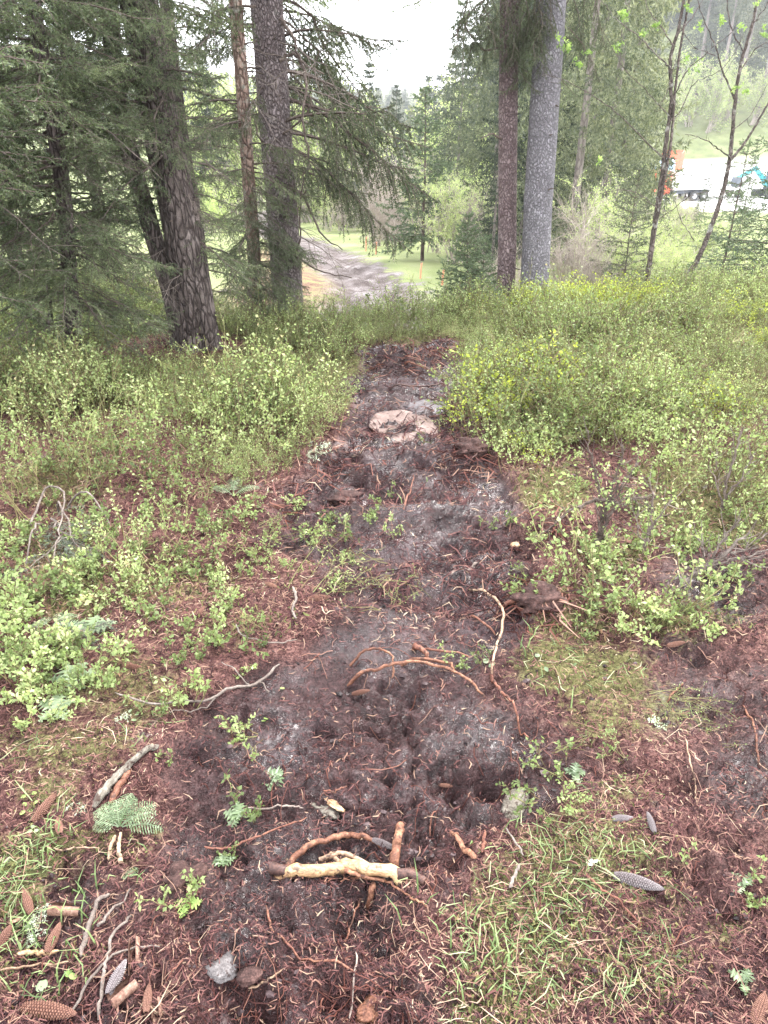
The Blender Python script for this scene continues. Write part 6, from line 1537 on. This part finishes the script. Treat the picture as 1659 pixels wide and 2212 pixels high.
for s_ in (-1, 1):
    w_ = box('side_wall', t, (0, s_ * 1.22, 1.55), (6, .1, 2.5), VM['orange'], .02)
    for k in range(9): box('rib', w_, (-2.7 + k * .675, s_ * .09, 0), (.14, .1, 2.3), VM['orange'], .01)
for s_ in (-1, 1):
    e_ = box('end_door', t, (s_ * 3.0, 0, 1.55), (.1, 2.5, 2.5), VM['orange'], .02)
    for k in range(4): box('rib', e_, (s_ * .08, -.9 + k * .6, 0), (.1, .12, 2.3), VM['orange'], .01)
box('floor_frame', t, (0, 0, .3), (6, 2.3, .2), VM['grey'], .02)
t = link('pale_blue_van', None, loc=at_yard(1400, 112), rot=(0, 0, rad(185)), label='pale blue and white van parked behind the orange lorry cab', cat='van')
prism('body', t, [(-2.6, .4), (2.4, .4), (2.6, 1.1), (1.9, 1.4), (1.3, 2.3), (-2.5, 2.4)], 1.95, VM['blue'], .08)
box('windscreen', t, (1.62, 0, 1.85), (.06, 1.7, .95), VM['glass'], .02, (0, rad(-36), 0))
for s_ in (-1, 1):
    box('side_window', t, (.7, s_ * .98, 1.75), (1.1, .04, .6), VM['glass'], .01); wheel(t, 1.6, s_ * .85, .36, .22); wheel(t, -1.7, s_ * .85, .36, .22)
# teal digger
t = link('teal_digger', None, loc=at_yard(1662, 90), rot=(0, 0, rad(200)), label='teal excavator with raised arm at the right end of the yard', cat='digger')
for s_ in (-1, 1):
    tr_ = prism('track', t, [(-1.6, .1), (1.6, .1), (1.9, .45), (1.6, .85), (-1.6, .85), (-1.9, .45)], .5, VM['rubber'], .06); tr_.location = (0, s_ * 1.0, 0)
box('turntable', t, (0, 0, 1.0), (1.5, 1.5, .3), VM['grey']); box('body', t, (-.6, 0, 1.65), (2.6, 2.3, 1.0), VM['teal'], .12); box('counterweight', t, (-1.9, 0, 1.6), (.5, 2.2, .9), VM['grey'], .15)
c_ = box('cab', t, (.8, .6, 2.1), (1.4, 1.0, 1.7), VM['teal'], .08); box('cab_window', c_, (.1, .5, .3), (1.0, .06, .9), VM['glass'], .02); box('cab_window', c_, (.7, 0, .3), (.06, .8, .9), VM['glass'], .02)
for (p0, p1, w_, nm) in (((.9, -.4, 1.6), (2.6, -.4, 3.0), .35, 'boom'), ((2.6, -.4, 3.0), (4.7, -.4, 2.1), .28, 'arm')):
    a_ = Vector(p0); b_ = Vector(p1); d_ = b_ - a_; box(nm, t, (a_ + b_) / 2, (d_.length + .3, w_, w_ * 1.3), VM['teal'], .05, (0, -math.atan2(d_.z, d_.x), 0))
prism('bucket', t, [(4.5, 2.2), (5.0, 2.2), (5.2, 1.6), (4.9, 1.2), (4.2, 1.3), (4.4, 1.7)], .9, VM['grey'], .03).location = (0, -.4, 0)

# ------------------------------------------------------------------ haze
if HAZE:
    m, t_, o = nt('haze'); pv = N(t_, 'ShaderNodeVolumePrincipled'); pv.inputs['Color'].default_value = (.93, .95, .98, 1); pv.inputs['Density'].default_value = HAZE_DENSITY; pv.inputs['Anisotropy'].default_value = .3
    t_.links.new(pv.outputs[0], o.inputs['Volume'])
    bm = bmesh.new(); bmesh.ops.create_cube(bm, size=1); me = bpy.data.meshes.new('haze'); bm.to_mesh(me); bm.free(); me.materials.append(m)
    link('haze', me, None, (0, 300, 40), None, (770, 660, 110), kind='stuff', label=None)
